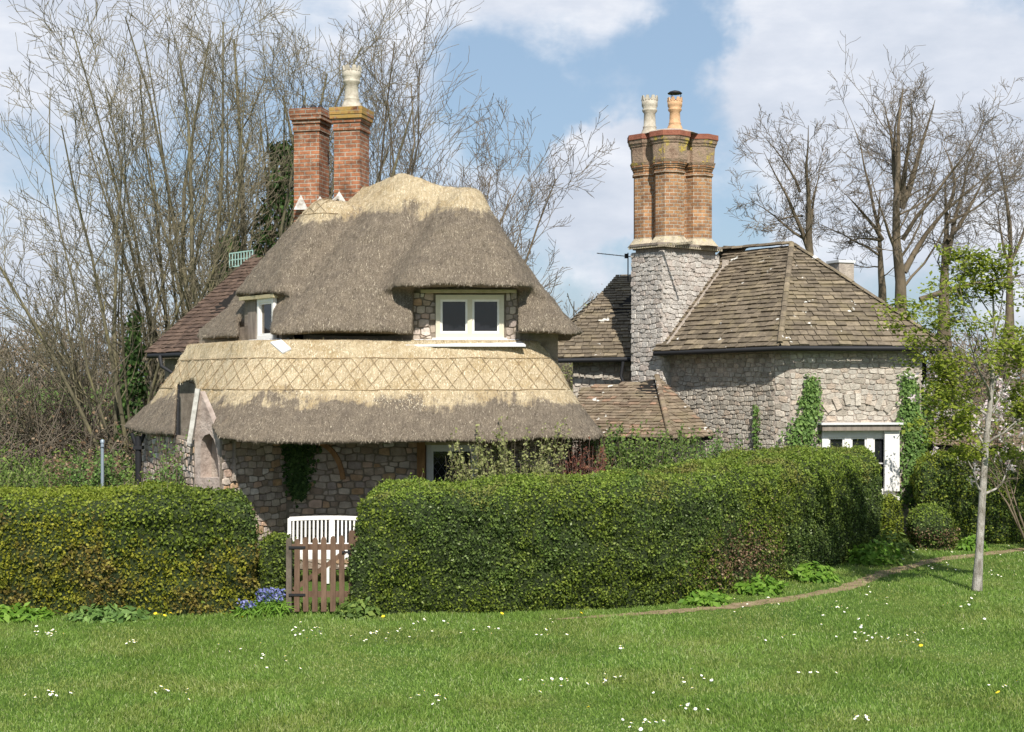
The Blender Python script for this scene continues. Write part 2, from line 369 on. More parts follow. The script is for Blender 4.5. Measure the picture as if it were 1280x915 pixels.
M['tile_red'] = island('plain_red_tile', [(0, (.070, .046, .034)), (.5, (.098, .064, .046)), (1, (.135, .090, .065))], .85, .3, 12, .008, .25, None, 40)
M['dark'] = plain('dark_void', (.02, .018, .016), .9, .1)
M['under'] = mottled('thatch_underside', [(.3, (.03, .024, .018)), (.7, (.09, .07, .05))], 20, .95, .03)
M['white'] = plain('white_paint', (.80, .78, .74), .45, .4)
M['grey_paint'] = mottled('weathered_white_paint', [(.35, (.34, .32, .28)), (.6, (.56, .54, .49))], 12, .7, .004)
M['cream_paint'] = plain('cream_paint', (.62, .57, .44), .5, .4)
M['oak'] = mottled('oak_timber', [(.3, (.20, .10, .04)), (.7, (.38, .21, .09))], 12, .7, .006, sc3=(1, 1, .2))
M['oak_pale'] = mottled('pale_lintel', [(.3, (.36, .30, .17)), (.7, (.52, .45, .28))], 8, .7, .006)
M['grey_wood'] = mottled('weathered_board', [(.3, (.16, .13, .11)), (.7, (.32, .27, .22))], 12, .85, .006, sc3=(1, 1, .2))
M['gate_wood'] = mottled('gate_timber', [(.3, (0.080, 0.046, 0.029)), (.7, (0.188, 0.116, 0.076))], 10, .85, .006, sc3=(1, 1, .25))
M['lead'] = plain('lead_sheet', (.62, .62, .62), .6, .4)
M['lead_grey'] = mottled('weathered_lead', [(.35, (.26, .23, .19)), (.6, (.50, .48, .44))], 9, .7, .004)
M['metal'] = plain('grey_metal', (.28, .33, .38), .5, .5, .3)
M['black_pipe'] = plain('black_pipe', (.02, .02, .022), .6, .25)
M['clay_pale'] = mottled('pale_stoneware', [(.3, (.30, .26, .20)), (.7, (.56, .51, .42))], 9, .8, .008)
M['clay_buff'] = mottled('buff_clay', [(.3, (.42, .24, .12)), (.7, (.66, .42, .24))], 9, .8, .008)
def glass():
    m, t, p = mat('window_glass'); p.inputs['Base Color'].default_value = (.012, .013, .016, 1); p.inputs['Roughness'].default_value = .06; p.inputs['Specular IOR Level'].default_value = .5
    bump(t, p, t.noise(oc(t), 3, 2), .004); return m
M['glass'] = glass()
def bark(name, stops, s=9): return mottled(name, stops, s, .95, .02, sc3=(1, 1, .4))
M['bark_olive'] = bark('olive_bark', [(.3, (.07, .062, .045)), (.55, (.17, .15, .09)), (.75, (.25, .22, .10))], 4)
M['bark_brown'] = bark('brown_bark', [(.3, (0.068, 0.053, 0.043)), (.7, (0.178, 0.145, 0.111))], 4)
M['bark_tan'] = bark('tan_bark', [(.3, (0.083, 0.064, 0.041)), (.7, (0.210, 0.165, 0.112))], 4)
M['bark_birch'] = bark('pale_mottled_bark', [(.36, (.16, .14, .11)), (.5, (.34, .31, .27)), (.7, (.50, .47, .43))], 14)
M['twig'] = mottled('twigs', [(.3, (0.090, 0.071, 0.053)), (.7, (0.210, 0.173, 0.128))], 1.5, .9, 0)
M['twig_olive'] = mottled('olive_twigs', [(.3, (.115, .097, .066)), (.7, (.26, .22, .14))], 1.2, .9, 0)
M['twig_red'] = mottled('russet_twigs', [(.3, (.15, .10, .08)), (.7, (.30, .20, .16))], 1.5, .9, 0)
M['ivy'] = leafmat('ivy_leaves', [(0, (.025, .055, .012)), (.6, (.05, .10, .022)), (1, (.10, .17, .04))], .2, .6, .22)
M['ivy_light'] = leafmat('wall_ivy_leaves', [(0, (0.062, 0.125, 0.025)), (.6, (0.125, 0.213, 0.050)), (1, (0.213, 0.325, 0.088))], .25, .6, .22)
M['box_leaf'] = leafmat('box_leaves', [(0, (0.045, 0.069, 0.010)), (.6, (0.120, 0.168, 0.021)), (1, (0.269, 0.322, 0.045))], .3, .6, .22,
    [(0, (0.030, 0.051, 0.014)), (.6, (0.078, 0.120, 0.026)), (.97, (0.179, 0.254, 0.060)), (1, (0.448, 0.493, 0.299))], .55, (.48, .62))
M['box_top'] = leafmat('box_sunlit_top', [(0, (0.113, 0.176, 0.025)), (.6, (0.189, 0.265, 0.038)), (1, (0.302, 0.378, 0.063))], .35, .6, .22, [(0, (0.164, 0.164, 0.038)), (1, (0.277, 0.252, 0.076))], 1.3, (.5, .7))  # yellower, brighter leaf colour that paints sunlight onto the hedge tops
M['yel_leaf'] = leafmat('golden_privet_leaves', [(0, (0.098, 0.121, 0.013)), (.5, (0.207, 0.218, 0.022)), (1, (0.361, 0.338, 0.032))], .3, .6, .22, [(0, (0.109, 0.077, 0.028)), (.6, (0.207, 0.163, 0.032)), (1, (0.328, 0.284, 0.054))], 1.6, (.45, .58))
M['bright_leaf'] = leafmat('new_and_sunlit_leaves', [(0, (.15, .20, .018)), (.6, (.25, .30, .035)), (1, (.36, .40, .07))], .45, .6, .22)
M['mid_leaf'] = leafmat('mid_green_leaves', [(0, (0.072, 0.120, 0.024)), (.6, (0.132, 0.204, 0.042)), (1, (0.240, 0.312, 0.072))], .35, .6, .22)
M['pale_leaf'] = leafmat('pale_shoot_leaves', [(0, (.16, .18, .06)), (.6, (.26, .28, .10)), (1, (.38, .38, .16))], .35, .6, .22)
M['red_leaf'] = leafmat('red_leaves', [(0, (.10, .035, .025)), (.6, (.18, .06, .04)), (1, (.24, .12, .06))], .3, .6, .22)
M['brown_leaf'] = leafmat('dead_leaves', [(0, (.12, .07, .04)), (.6, (.22, .14, .08)), (1, (.36, .26, .17))], .3, .6, .22)
M['fresh_leaf'] = leafmat('fresh_herb_leaves', [(0, (.09, .19, .02)), (.6, (.15, .28, .03)), (1, (.24, .38, .06))], .4, .6, .22)
M['pink_petal'] = leafmat('magnolia_petals', [(0, (.75, .55, .58)), (.5, (.85, .76, .74)), (1, (.92, .88, .86))], .4, .6, .22)
M['blue_petal'] = leafmat('bluebell_petals', [(0, (.13, .14, .38)), (.6, (.22, .24, .52)), (1, (.40, .42, .70))], .35, .6, .22)
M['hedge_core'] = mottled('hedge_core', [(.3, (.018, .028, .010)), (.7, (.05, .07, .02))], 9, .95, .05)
M['grass'] = leafmat('grass_blades', [(0, (0.110, 0.198, 0.031)), (.5, (0.187, 0.303, 0.050)), (.9, (0.286, 0.396, 0.088)), (1, (0.418, 0.440, 0.220))], .35, .45, .35, [(0, (0.154, 0.220, 0.042)), (.6, (0.259, 0.330, 0.066)), (1, (0.374, 0.396, 0.165))], .8, (.44, .62))
M['daisy_petal'] = plain('daisy_petals', (.85, .85, .84), .6, .2)
M['yellow_petal'] = plain('dandelion_petals', (.85, .62, .03), .6, .2)
def ground_mat():
    m, t, p = mat('meadow_ground'); c = oc(t); a = t.noise(c, .35, 6, .65); b = t.noise(c, 30, 5, .7)
    g = t.ramp(a, [(.35, (.07, .13, .024)), (.55, (.115, .18, .036)), (.7, (.17, .19, .06))])
    t.put(p, 'Base Color', t.mix(1, g, t.ramp(b, [(.3, .6), (.7, 1.3)]), 'MULTIPLY')); p.inputs['Roughness'].default_value = .95; p.inputs['Specular IOR Level'].default_value = .1
    bump(t, p, b, .04); return m
M['ground'] = ground_mat()
M['earth'] = mottled('worn_earth', [(.3, (.13, .10, .05)), (.5, (.24, .175, .10)), (.7, (.34, .26, .16))], 5, .95, .02)
# ------------------------------------------------------------------ masonry and tiles
def clip(poly, nx, ny, d):
    out = []; n = len(poly)
    for i in range(n):
        a, b = poly[i], poly[(i + 1) % n]; da = a[0] * nx + a[1] * ny - d; db = b[0] * nx + b[1] * ny - d
        if da <= 0: out.append(a)
        if (da < 0 < db) or (db < 0 < da):
            s = da / (da - db); out.append((a[0] + (b[0] - a[0]) * s, a[1] + (b[1] - a[1]) * s))
    return out
def rubble(B, a, b, z0, z1, sx=.22, sz=.13, gap=.007, prot=.018, seed=0, m=1, region=None, u0=0, batter=0.0):
    """real stones: shrunken cells of a jittered coursed pattern, set proud of the wall face a->b (outside on the right hand of a->b)"""
    rn = random.Random(seed); a = Vector((a[0], a[1], 0)); b = Vector((b[0], b[1], 0)); W = (b - a).length; u = (b - a) / W; n = Vector((u.y, -u.x, 0))
    H = z1 - z0; nr = max(1, round(H / sz)); nc = max(1, round(W / sx)); S = {}; Wt = {}
    for r in range(-1, nr + 1):
        for c in range(-1, nc + 1):
            Wt[r, c] = rn.uniform(-1, 1); S[r, c] = ((c + .5 + .5 * (r % 2) - .25 + rn.uniform(-.33, .33)), (r + .5 + rn.uniform(-.27, .27)))
    for r in range(nr):
        for c in range(nc):
            x, y = S[r, c]; poly = [(0, 0), (nc, 0), (nc, nr), (0, nr)]
            for dr in (-2, -1, 0, 1, 2):
                for dc in (-2, -1, 0, 1, 2):
                    q = S.get((r + dr, c + dc))
                    if q is None or (dr == 0 and dc == 0): continue
                    # anisotropic metric flattens the cells into courses
                    nx, ny = (q[0] - x) * .9, (q[1] - y) * 1.25
                    if dr == 0: ny *= .35
                    else: nx *= .42
                    mx, my = (q[0] + x) / 2, (q[1] + y) / 2
                    poly = clip(poly, nx, ny, nx * mx + ny * my + (Wt[r, c] - Wt[r + dr, c + dc]) * .15)
                    if len(poly) < 3: break
                if len(poly) < 3: break
            if len(poly) < 3: continue
            P = [(p[0] * W / nc, p[1] * H / nr) for p in poly]; cx = sum(p[0] for p in P) / len(P); cy = sum(p[1] for p in P) / len(P)
            if region and not region(cx, z0 + cy): continue
            # round the corners
            P2 = []
            for i in range(len(P)):
                p, q = P[i], P[(i + 1) % len(P)]
                P2 += [(p[0] * .86 + q[0] * .14, p[1] * .86 + q[1] * .14), (p[0] * .14 + q[0] * .86, p[1] * .14 + q[1] * .86)]
            sz_ = min(max(p[0] for p in P) - min(p[0] for p in P), max(p[1] for p in P) - min(p[1] for p in P)) + 1e-6
            if sz_ < .03: continue
            k0 = max(.5, 1 - 2 * gap / sz_); pr = prot * rn.uniform(.5, 1.2); tx, ty = rn.uniform(-.25, .25), rn.uniform(-.25, .25)
            V = []
            for k, d in ((k0, -.01), (k0 * .98, pr * .55), (k0 * .88, pr)):
                for p in P2:
                    du, dv = (p[0] - cx) * k, (p[1] - cy) * k
                    V.append(a + u * (cx + du) + Vector((0, 0, z0 + cy + dv)) + n * (d + (tx * du + ty * dv) * .3 + batter * (H - cy - dv)))
            N = len(P2); F = [(j * N + i, j * N + (i + 1) % N, (j + 1) * N + (i + 1) % N, (j + 1) * N + i) for j in (0, 1) for i in range(N)] + [tuple(range(2 * N, 3 * N))]
            B.add(V, F, m, None, False)
def wallbox(B, a, b, z0, z1, th=.3, hole=None, m=0):
    """a wall slab a->b with its face on the right hand; hole = (u0,u1,h0,h1)"""
    a = Vector((a[0], a[1], 0)); b = Vector((b[0], b[1], 0)); W = (b - a).length; u = (b - a) / W; n = Vector((u.y, -u.x, 0)); rz = math.atan2(u.y, u.x)
    R_ = [(0, W, z0, z1)] if not hole else [(0, hole[0], z0, z1), (hole[1], W, z0, z1), (hole[0], hole[1], z0, hole[2]), (hole[0], hole[1], hole[3], z1)]
    for u0, u1, h0, h1 in R_:
        if u1 - u0 < .01 or h1 - h0 < .01: continue
        c = a + u * ((u0 + u1) / 2) - n * th / 2; B.box((c.x, c.y, (h0 + h1) / 2), (u1 - u0, th, h1 - h0), rz, m)
def tiles(B, el, er, tr, tl, expo=.17, wd=.26, th=.028, seed=0, m=0, sag=.02, dim=.0):
    """courses of separate stone tiles on the roof face eave-left, eave-right, top-right, top-left"""
    rn = random.Random(seed); el, er, tr, tl = map(Vector, (el, er, tr, tl)); u = (er - el).normalized(); n = u.cross(((tl + tr) / 2) - ((el + er) / 2)).normalized()
    if n.z < 0: n = -n
    v = n.cross(u).normalized(); v = v if v.z > 0 else -v
    pol = [((p - el).dot(u), (p - el).dot(v)) for p in (el, er, tr, tl)]; vm = max(p[1] for p in pol)
    y = 0.0; row = 0
    while y < vm - .02:
        e = expo * (1.25 - .5 * y / vm) if dim else expo
        yy = min(y + e * .5, vm - .01); xs = []
        for i in range(4):
            p, q = pol[i], pol[(i + 1) % 4]
            if (p[1] - yy) * (q[1] - yy) < 0: xs.append(p[0] + (q[0] - p[0]) * (yy - p[1]) / (q[1] - p[1]))
        if len(xs) >= 2:
            x0, x1 = min(xs) - .02, max(xs) + .02; x = x0 - rn.uniform(0, wd * .5); first = True
            while x < x1:
                w_ = wd * rn.uniform(.6, 1.35); xa, xb = max(x, x0), min(x + w_, x1)
                if xb - xa > .03:
                    lo = y - .03 + rn.uniform(-.012, .012) + sag * math.sin(x * 1.7 + row * .3) * .4; hi = y + e * 1.3; t_ = th * rn.uniform(.7, 1.3); bz = rn.uniform(0, .008); tw = rn.uniform(-.007, .007)
                    def Q(px, py, h): return el + u * px + v * py + n * h
                    g = .005
                    V = [Q(xa + g, lo, .012 + bz + tw), Q(xb - g, lo + rn.uniform(-.008, .008), .012 + bz - tw), Q(xb - g, hi, .0), Q(xa + g, hi, .0),
                         Q(xa + g, lo, .012 + bz + t_ + tw), Q(xb - g, lo, .012 + bz + t_ - tw), Q(xb - g, hi, .004 + t_ * .3), Q(xa + g, hi, .004 + t_ * .3)]
                    B.add(V, [(3, 2, 1, 0), (4, 5, 6, 7), (0, 1, 5, 4), (1, 2, 6, 5), (2, 3, 7, 6), (3, 0, 4, 7)], m)
                x += w_
        y += e * rn.uniform(.9, 1.1); row += 1
    d = n * -.03
    B.add([p + d for p in (el, er, tr, tl)] + [p + d * 3 for p in (el, er, tr, tl)], [(0, 1, 2, 3), (7, 6, 5, 4), (0, 4, 5, 1), (1, 5, 6, 2), (2, 6, 7, 3), (3, 7, 4, 0)], 1)
def ridge_caps(B, a, b, r=.09, step=.32, seed=0, m=0):
    rn = random.Random(seed); a = Vector(a); b = Vector(b); L = (b - a).length; d = (b - a) / L; s = d.cross(Vector((0, 0, 1))).normalized(); n = s.cross(d); x = 0
    while x < L - .02:
        x1 = min(x + step * rn.uniform(.85, 1.1), L); o = rn.uniform(0, .012); V = []
        for t_ in (x + .004, x1 - .004):
            for k in range(5):
                an = math.pi * k / 4; V.append(a + d * t_ + s * (math.cos(an) * r * 1.15) + n * (math.sin(an) * r * .6 + o))
        B.add(V, [(k, k + 1, 6 + k, 5 + k) for k in range(4)] + [(4, 3, 2, 1, 0), (5, 6, 7, 8, 9), (0, 5, 9, 4)], m); x = x1

def window(parent, a, b, z0, z1, frame, panes=2, fw=.06, out=.0, sill=None, name='window', lattice=False, rows=1):
    """framed window in the plane a->b (outside on the right hand) > frame, pane, sill"""
    a = Vector((a[0], a[1], 0)); b = Vector((b[0], b[1], 0)); W = (b - a).length; u = (b - a) / W; n = Vector((u.y, -u.x, 0)); rz = math.atan2(u.y, u.x)
    B = MB(); H = z1 - z0
    def bx(B_, u0, u1, h0, h1, d0, d1, m=0):
        c = a + u * ((u0 + u1) / 2) + n * ((d0 + d1) / 2 + out); B_.box((c.x, c.y, (h0 + h1) / 2), (u1 - u0, abs(d1 - d0), h1 - h0), rz, m)
    bx(B, 0, W, z1 - fw, z1, -.08, .03); bx(B, 0, W, z0, z0 + fw, -.08, .03); bx(B, 0, fw, z0 + fw, z1 - fw, -.08, .028); bx(B, W - fw, W, z0 + fw, z1 - fw, -.08, .028)
    pw = (W - fw) / panes
    for i in range(1, panes): bx(B, i * pw, i * pw + fw, z0 + fw, z1 - fw, -.08, .026)
    fr = B.build(name, frame, parent)
    for i in range(panes):
        Bc = MB(); l, r = i * pw + fw, (i + 1) * pw; c = .035
        bx(Bc, l, r, z1 - fw - c, z1 - fw, -.05, .01); bx(Bc, l, r, z0 + fw, z0 + fw + c, -.05, .01); bx(Bc, l, l + c, z0 + fw + c, z1 - fw - c, -.05, .008); bx(Bc, r - c, r, z0 + fw + c, z1 - fw - c, -.05, .008)
        for k in range(1, rows): bx(Bc, l + c, r - c, z0 + fw + (H - 2 * fw) * k / rows - .012, z0 + fw + (H - 2 * fw) * k / rows + .012, -.045, .004)
        Bc.build('casement', M['white'], fr)
        Bp = MB(); bx(Bp, l + c * .5, r - c * .5, z0 + fw + c * .5, z1 - fw - c * .5, -.035, -.025); pn = Bp.build('pane', M['glass'], fr)
        if lattice:
            Bl = MB(); st = .13; x0, x1, y0, y1 = l + c, r - c, z0 + fw + c, z1 - fw - c; k = -12
            while k < 24:
                for sg in (1, -1):
                    ux0 = x0 + k * st; seg = []
                    for q in range(41):
                        yy = y0 + (y1 - y0) * q / 40; xx = ux0 + sg * (yy - y0) * .7
                        if x0 <= xx <= x1: seg.append((xx, yy))
                    if len(seg) > 1:
                        P = [a + u * s_[0] + n * (out - .018) + Vector((0, 0, s_[1])) for s_ in (seg[0], seg[-1])]; Bl.beam(P[0], P[1], .010, .008)
                k += 1
            Bl.build('lead_lattice', M['lead_dark'], fr)
    if sill:
        Bs = MB(); bx(Bs, -.05, W + .05, z0 - .07, z0, -.05, .11); Bs.build('sill', sill, fr)
    return fr
M['lead_dark'] = plain('lead_cames', (.10, .10, .11), .6, .3)

# ------------------------------------------------------------------ ground
def gz(x, y):
    x = np.asarray(x, np.float64); y = np.asarray(y, np.float64)
    f = np.clip((y - 27) / 34, 0, 1); f = f * f * (3 - 2 * f); left = np.clip((2.5 - x + (y - 27) * .3) / 9, 0, 1); left = left * left * (3 - 2 * left)
    return 2.35 * f * left + 1.0 * f * (1 - left) - .02
gx = np.concatenate([np.linspace(-900, -60, 15), np.linspace(-50, 50, 101), np.linspace(60, 900, 15)])
gy = np.concatenate([np.linspace(-60, -5, 8), np.linspace(0, 90, 91), np.linspace(100, 1200, 18)])
GX, GY = np.meshgrid(gx, gy, indexing='ij'); nxg, nyg = GX.shape
GV = np.stack([GX, GY, gz(GX, GY)], -1).reshape(-1, 3); ii = np.arange((nxg - 1) * nyg).reshape(nxg - 1, nyg)[:, :-1].ravel()
tag(np_mesh('ground', GV, np.stack([ii, ii + nyg, ii + nyg + 1, ii + 1], 1), M['ground'], smooth=True), 'mown green turf ground running back under the cottages', kind='structure')

PATH = [(.55, 18.05), (1.2, 18.3), (2.0, 18.6), (2.85, 19.0), (3.8, 19.65), (4.9, 20.7), (5.9, 22.3), (7.2, 23.9), (9.3, 25.4), (12.5, 27)]
def path_d(x, y):
    d = np.full(np.shape(x), 99.0)
    for (ax, ay), (bx_, by) in zip(PATH[:-1], PATH[1:]):
        t_ = np.clip(((x - ax) * (bx_ - ax) + (y - ay) * (by - ay)) / ((bx_ - ax) ** 2 + (by - ay) ** 2), 0, 1)
        d = np.minimum(d, np.hypot(x - ax - t_ * (bx_ - ax), y - ay - t_ * (by - ay)))
    return d
V = []; rn = random.Random(5)
pp = []
for (ax, ay), (bx_, by) in zip(PATH[:-1], PATH[1:]):
    for k in range(10): pp.append((ax + (bx_ - ax) * k / 10, ay + (by - ay) * k / 10))
for i, (x, y) in enumerate(pp[:-1]):
    dx, dy = pp[i + 1][0] - x, pp[i + 1][1] - y; L = math.hypot(dx, dy); wd = .15 * min(1, i / 25 + .15) * rn.uniform(.6, 1.3)
    for s in (-1, -.4, .4, 1): V.append((x - dy / L * wd * s, y + dx / L * wd * s, -.017 if abs(s) == 1 else -.014))
n_ = len(pp) - 1
tag(np_mesh('path', V, [(i * 4 + k, i * 4 + k + 4, i * 4 + k + 5, i * 4 + k + 1) for i in range(n_ - 1) for k in range(3)], M['earth']), 'narrow worn earth path curving round the hedge', kind='structure')
# ------------------------------------------------------------------ thatched cottage
TC = empty('thatched_cottage', (-2.5, 24.5, 0), 'thatched stone cottage with two-tier thatch, eyebrow dormer windows and twin red chimneys', 'cottage')
RA, RB = (-1.66, 24.4, 6.72), (-3.75, 27.3, 6.50)     # main ridge
def obb(P, a, b, z0, z1, dmin, dmax):
    """oriented box: plan line a->b, right-hand side positive depth"""
    a = Vector((a[0], a[1], 0)); b = Vector((b[0], b[1], 0)); L = (b - a).length; u = (b - a) / L; n = Vector((u.y, -u.x, 0))
    s = (P[..., 0] - a.x) * u.x + (P[..., 1] - a.y) * u.y; d = (P[..., 0] - a.x) * n.x + (P[..., 1] - a.y) * n.y
    return np.maximum.reduce([-s, s - L, dmin - d, d - dmax, z0 - P[..., 2], P[..., 2] - z1])
def up_outer(P, only=False):
    F = plane3(P, (-3.8, 22.42, 3.92), (1.0, 22.55, 3.92), (-1.5, 24.45, 6.62))
    L = plane3(P, RA, RB, (-4.86, 24.3, 3.92)); Bk = plane3(P, RA, RB, (.6, 26.9, 3.92))
    Rt = plane3(P, (1.04, 22.9, 3.92), (.98, 25.9, 3.92), (-1.30, 24.2, 6.65))
    G = (P[..., 0] - RB[0]) * -.585 + (P[..., 1] - RB[1]) * .811 + .25
    main = smax(smax(smax(F, L, .35), Rt, .3), smax(Bk, G, .2), .15)
    if only: return main
    # front hood, its own small hipped ridge
    hF = plane3(P, (-1.85, 22.38, 4.66), (.42, 22.42, 4.66), (-.8, 23.8, 6.30)); hL = plane3(P, (-1.80, 22.35, 4.6), (-2.15, 24.0, 4.9), (-.92, 23.8, 6.30))
    hR = plane3(P, (.30, 22.4, 4.62), (.42, 24.2, 4.62), (-.62, 23.8, 6.32)); hT = P[..., 2] - 6.33
    hood = smax(smax(smax(hF, hL, .35), hR, .35), hT, .15); hood = smax(np.maximum(hood, P[..., 1] - 25), 4.50 - P[..., 2], .08)
    # side hood over the small window on the left-front slope
    sF = plane3(P, (-4.92, 24.62, 4.58), (-3.80, 23.18, 4.62), (-3.42, 24.62, 6.20)); e = Vector((.614, -.789, 0)); ed = (P[..., 0] + 4.35) * e.x + (P[..., 1] - 23.9) * e.y; zz = P[..., 2] - 4.6
    inn = (P[..., 0] + 4.35) * .789 + (P[..., 1] - 23.9) * .614 - 2.0
    sd = smax(smax(np.maximum(sF, inn), np.abs(ed) - .95 + zz * .36, .3), P[..., 2] - 6.2, .2); sd = smax(sd, 4.48 - P[..., 2], .08)
    return smin(smin(main, hood, .22), sd, .28)
def up_fn(P):
    d = up_outer(P); n = fbm(P, 2.2, 3, 3) * .05 + vnoise(P, 14, 9) * .016
    d = d + n
    bot = 3.77 + .04 * vnoise(P, 1.5, 4)
    d = smax(d, bot - P[..., 2], .10)
    d = np.maximum(d, -(obb(P, (-1.60, 22.95), (.10, 22.95), 3.0, 4.50 + .05 * np.cos((P[..., 0] + .7) * 1.1) + .03 * vnoise(P, 3, 5), -.5, 3)))
    x, y, z = P[..., 0], P[..., 1], P[..., 2]
    wl = (x + 4.72) * -.792 + (y - 24.42) * -.61       # outside the side dormer's wall plane
    d = np.maximum(d, -np.maximum.reduce([-.12 - wl, (-4.74 + (24.42 - y) * .2) - x, x - (-3.97 + (23.42 - y) * .10), z - 4.48, y - 24.7]))
    d = np.maximum(d, -np.maximum(up_outer(P, True) + .50, P[..., 2] - 5.0))
    return d
Vt, Qt = surface(up_fn, (-6.6, 21.9, 3.5), (2.5, 28.6, 6.9), .045)
upper = np_mesh('upper_thatch_roof', Vt, Qt, M['thatch_up'], TC, smooth=True)
bvh_up = BVHTree.FromPolygons([tuple(v) for v in Vt], [tuple(q) for q in Qt])
def sk_outer(P):
    F = plane3(P, (-4.5, 20.98, 2.30), (1.4, 21.45, 2.30), (-1.5, 22.62, 3.72)); L = plane3(P, (-4.55, 21.05, 2.30), (-6.80, 25.3, 2.36), (-5.55, 25.0, 3.75))
    Rt = plane3(P, (1.36, 21.7, 2.3), (1.42, 26, 2.3), (.60, 22.9, 3.72)); Bk = plane3(P, (-7.3, 25.7, 2.3), (-2, 28.5, 2.3), (-5.6, 26.0, 3.9))
    return smax(smax(smax(F, L, .55), Rt, .6), Bk, .4)
def sk_fn(P):
    o = sk_outer(P); x, y, z = P[..., 0], P[..., 1], P[..., 2]
    o = o - .10 * np.sin(np.clip((z - 2.2) / 1.5, 0, 1) * np.pi) * -1.0
    d = o + fbm(P, 2.0, 23, 3) * .05 + vnoise(P, 14, 29) * .016
    d = smax(d, (2.10 + .05 * vnoise(P, 1.2, 24)) - z, .12); d = np.maximum(d, z - 3.68); d = np.maximum(d, -(o + .40))
    u_ = x / y * FOC + 640; v_ = HOR - (z - EYE) / y * FOC      # a funnel-shaped opening splayed outwards
    cut = np.maximum.reduce([(219 + (545 - v_) * .05) - u_, u_ - (276 - (552 - v_) * .44 - 5 * np.sin(np.clip((552 - v_) / 74, 0, 1) * 3.14)), (477 + 3 * np.cos((u_ - 220) * .12)) - v_]) * .0125; cut = np.maximum.reduce([cut, y - 26.6, 1.5 - z])
    return np.maximum(d, -cut)
Vs, Qs = surface(sk_fn, (-7.8, 20.4, 1.9), (3.0, 28.0, 3.9), .045)
lower = np_mesh('lower_thatch_roof', Vs, Qs, M['thatch_low'], TC, smooth=True)
bvh_lo = BVHTree.FromPolygons([tuple(v) for v in Vs], [tuple(q) for q in Qs])
# loose reed ends lying down the slope, and the cut fringe of the eaves
def reeds(V, Q, n, zf, parent, seed):
    rs = np.random.RandomState(seed); P, N = sample(V, Q, n, rs); k = (N[:, 1] < .5) & (N[:, 2] > -.15); P, N = P[k], N[k]
    dn = np.tile(np.array([0, 0, -1.0]), (len(P), 1)); dn = dn - N * (dn * N).sum(1, keepdims=True); dn = unit(dn) + rs.normal(0, .30, P.shape) + N * rs.uniform(.02, .12, (len(P), 1))
    fr = (P[:, 2] + vnoise(P, .9, 77) * .25 > zf); out = []
    for sel, nm, mt in ((~fr, 'reed_ends', M['straw_bit']), (fr, 'fresh_straw_ends', M['straw_new'])):
        v, f = blades(P[sel], dn[sel], np.where(N[sel][:, 2:3] < .2, .038, .05), .006, rs, N[sel]); np_mesh(nm, v, f, mt, parent)
reeds(Vt, Qt, 150000, 5.88, upper, 1); reeds(Vs, Qs, 110000, 2.74, lower, 2)
# hazel lattice pegged into the fresh straw
def on(bvh, x, z, y0=18):
    h = bvh.ray_cast(Vector((x, y0, z)), Vector((0, 1, 0)))
    return h[0] + h[1] * .012 if h[0] else None
def spar(B, bvh, p, q, n=8, r=.0065):
    pts = [on(bvh, p[0] + (q[0] - p[0]) * i / n, p[1] + (q[1] - p[1]) * i / n) for i in range(n + 1)]; seg = []
    for c in pts + [None]:
        if c is None or (seg and (c - seg[-1]).length > 1.0):
            if len(seg) > 1: B.tube(seg, r, 4)
            seg = [c] if c is not None else []
        else: seg.append(c)
B = MB(); rn = random.Random(3); zt, zb = 3.38, 2.88
for zz in (zt, zb):
    x = -6.6
    while x < 1.2: spar(B, bvh_lo, (x, zz), (x + .6, zz + rn.uniform(-.012, .012)), 5); x += .56
x = -6.6
while x < 1.2:
    spar(B, bvh_lo, (x, zb), (x + .40 + rn.uniform(-.03, .03), zt), 6, .005); spar(B, bvh_lo, (x + .40, zb), (x + rn.uniform(-.03, .03), zt), 6, .005); x += .25 + rn.uniform(-.02, .02)
B.build('hazel_lattice', M['hazel'], lower)
B = MB()
for zz, xa, xb in ((6.20, -4.1, -3.0), (5.90, -4.25, -3.0)):
    n_ = 7
    for q in range(n_):
        B = MB(); spar(B, bvh_up, (xa + (xb - xa) * q / n_, zz), (xa + (xb - xa) * (q + 1) / n_ - .01, zz), 2)
        if B.v: B.build('hazel_rod', M['hazel'], upper)
B = MB()
x = -4.05
while x < -3.35: spar(B, bvh_up, (x, 5.90), (x + .26, 6.18), 5, .005); spar(B, bvh_up, (x + .26, 5.90), (x, 6.18), 5, .005); x += .2
B.build('hazel_lattice', M['hazel'], upper)
# walls of the ground floor
W0, W1, W2, W3, W4, W5, W6 = (-6.55, 25.0), (-4.895, 21.70), (-4.40, 21.33), (-3.62, 22.6), (-1.50, 22.6), (.85, 22.6), (1.0, 25.5)
B = MB()
wallbox(B, W0, W1, 0, 2.1)
wallbox(B, W2, W3, 0, 2.5, .04); wallbox(B, W3, W4, 0, 2.9); wallbox(B, W4, W5, 0, 2.9, .3, (.12, .95, .8, 2.05)); wallbox(B, W5, W6, 0, 2.5)
rubble(B, W0, W1, .0, 2.1, .16, .10, seed=1); rubble(B, W2, W3, .0, 2.4, .16, .105, seed=3); rubble(B, W3, W4, 0, 2.6, .165, .11, seed=4)

rubble(B, W4, W5, .0, 2.6, .16, .105, seed=5, region=lambda u, z: not (.0 < u < 1.05 and .7 < z < 2.2)); rubble(B, W5, W6, 1.2, 2.6, .19, .12, seed=6)
# interior floors and back walls, so no daylight leaks through
B.prism([(-5.6, 25.5), (-4.3, 23.3), (-3.6, 23.05), (.4, 23.05), (.5, 25.6), (-1.0, 27.0), (-4.6, 27.5)], 2.45, 3.55, 2, False)
B.build('ground_floor_wall', [M['mortar'], M['stone_warm'], M['dark'], M['stone_plain']], TC)
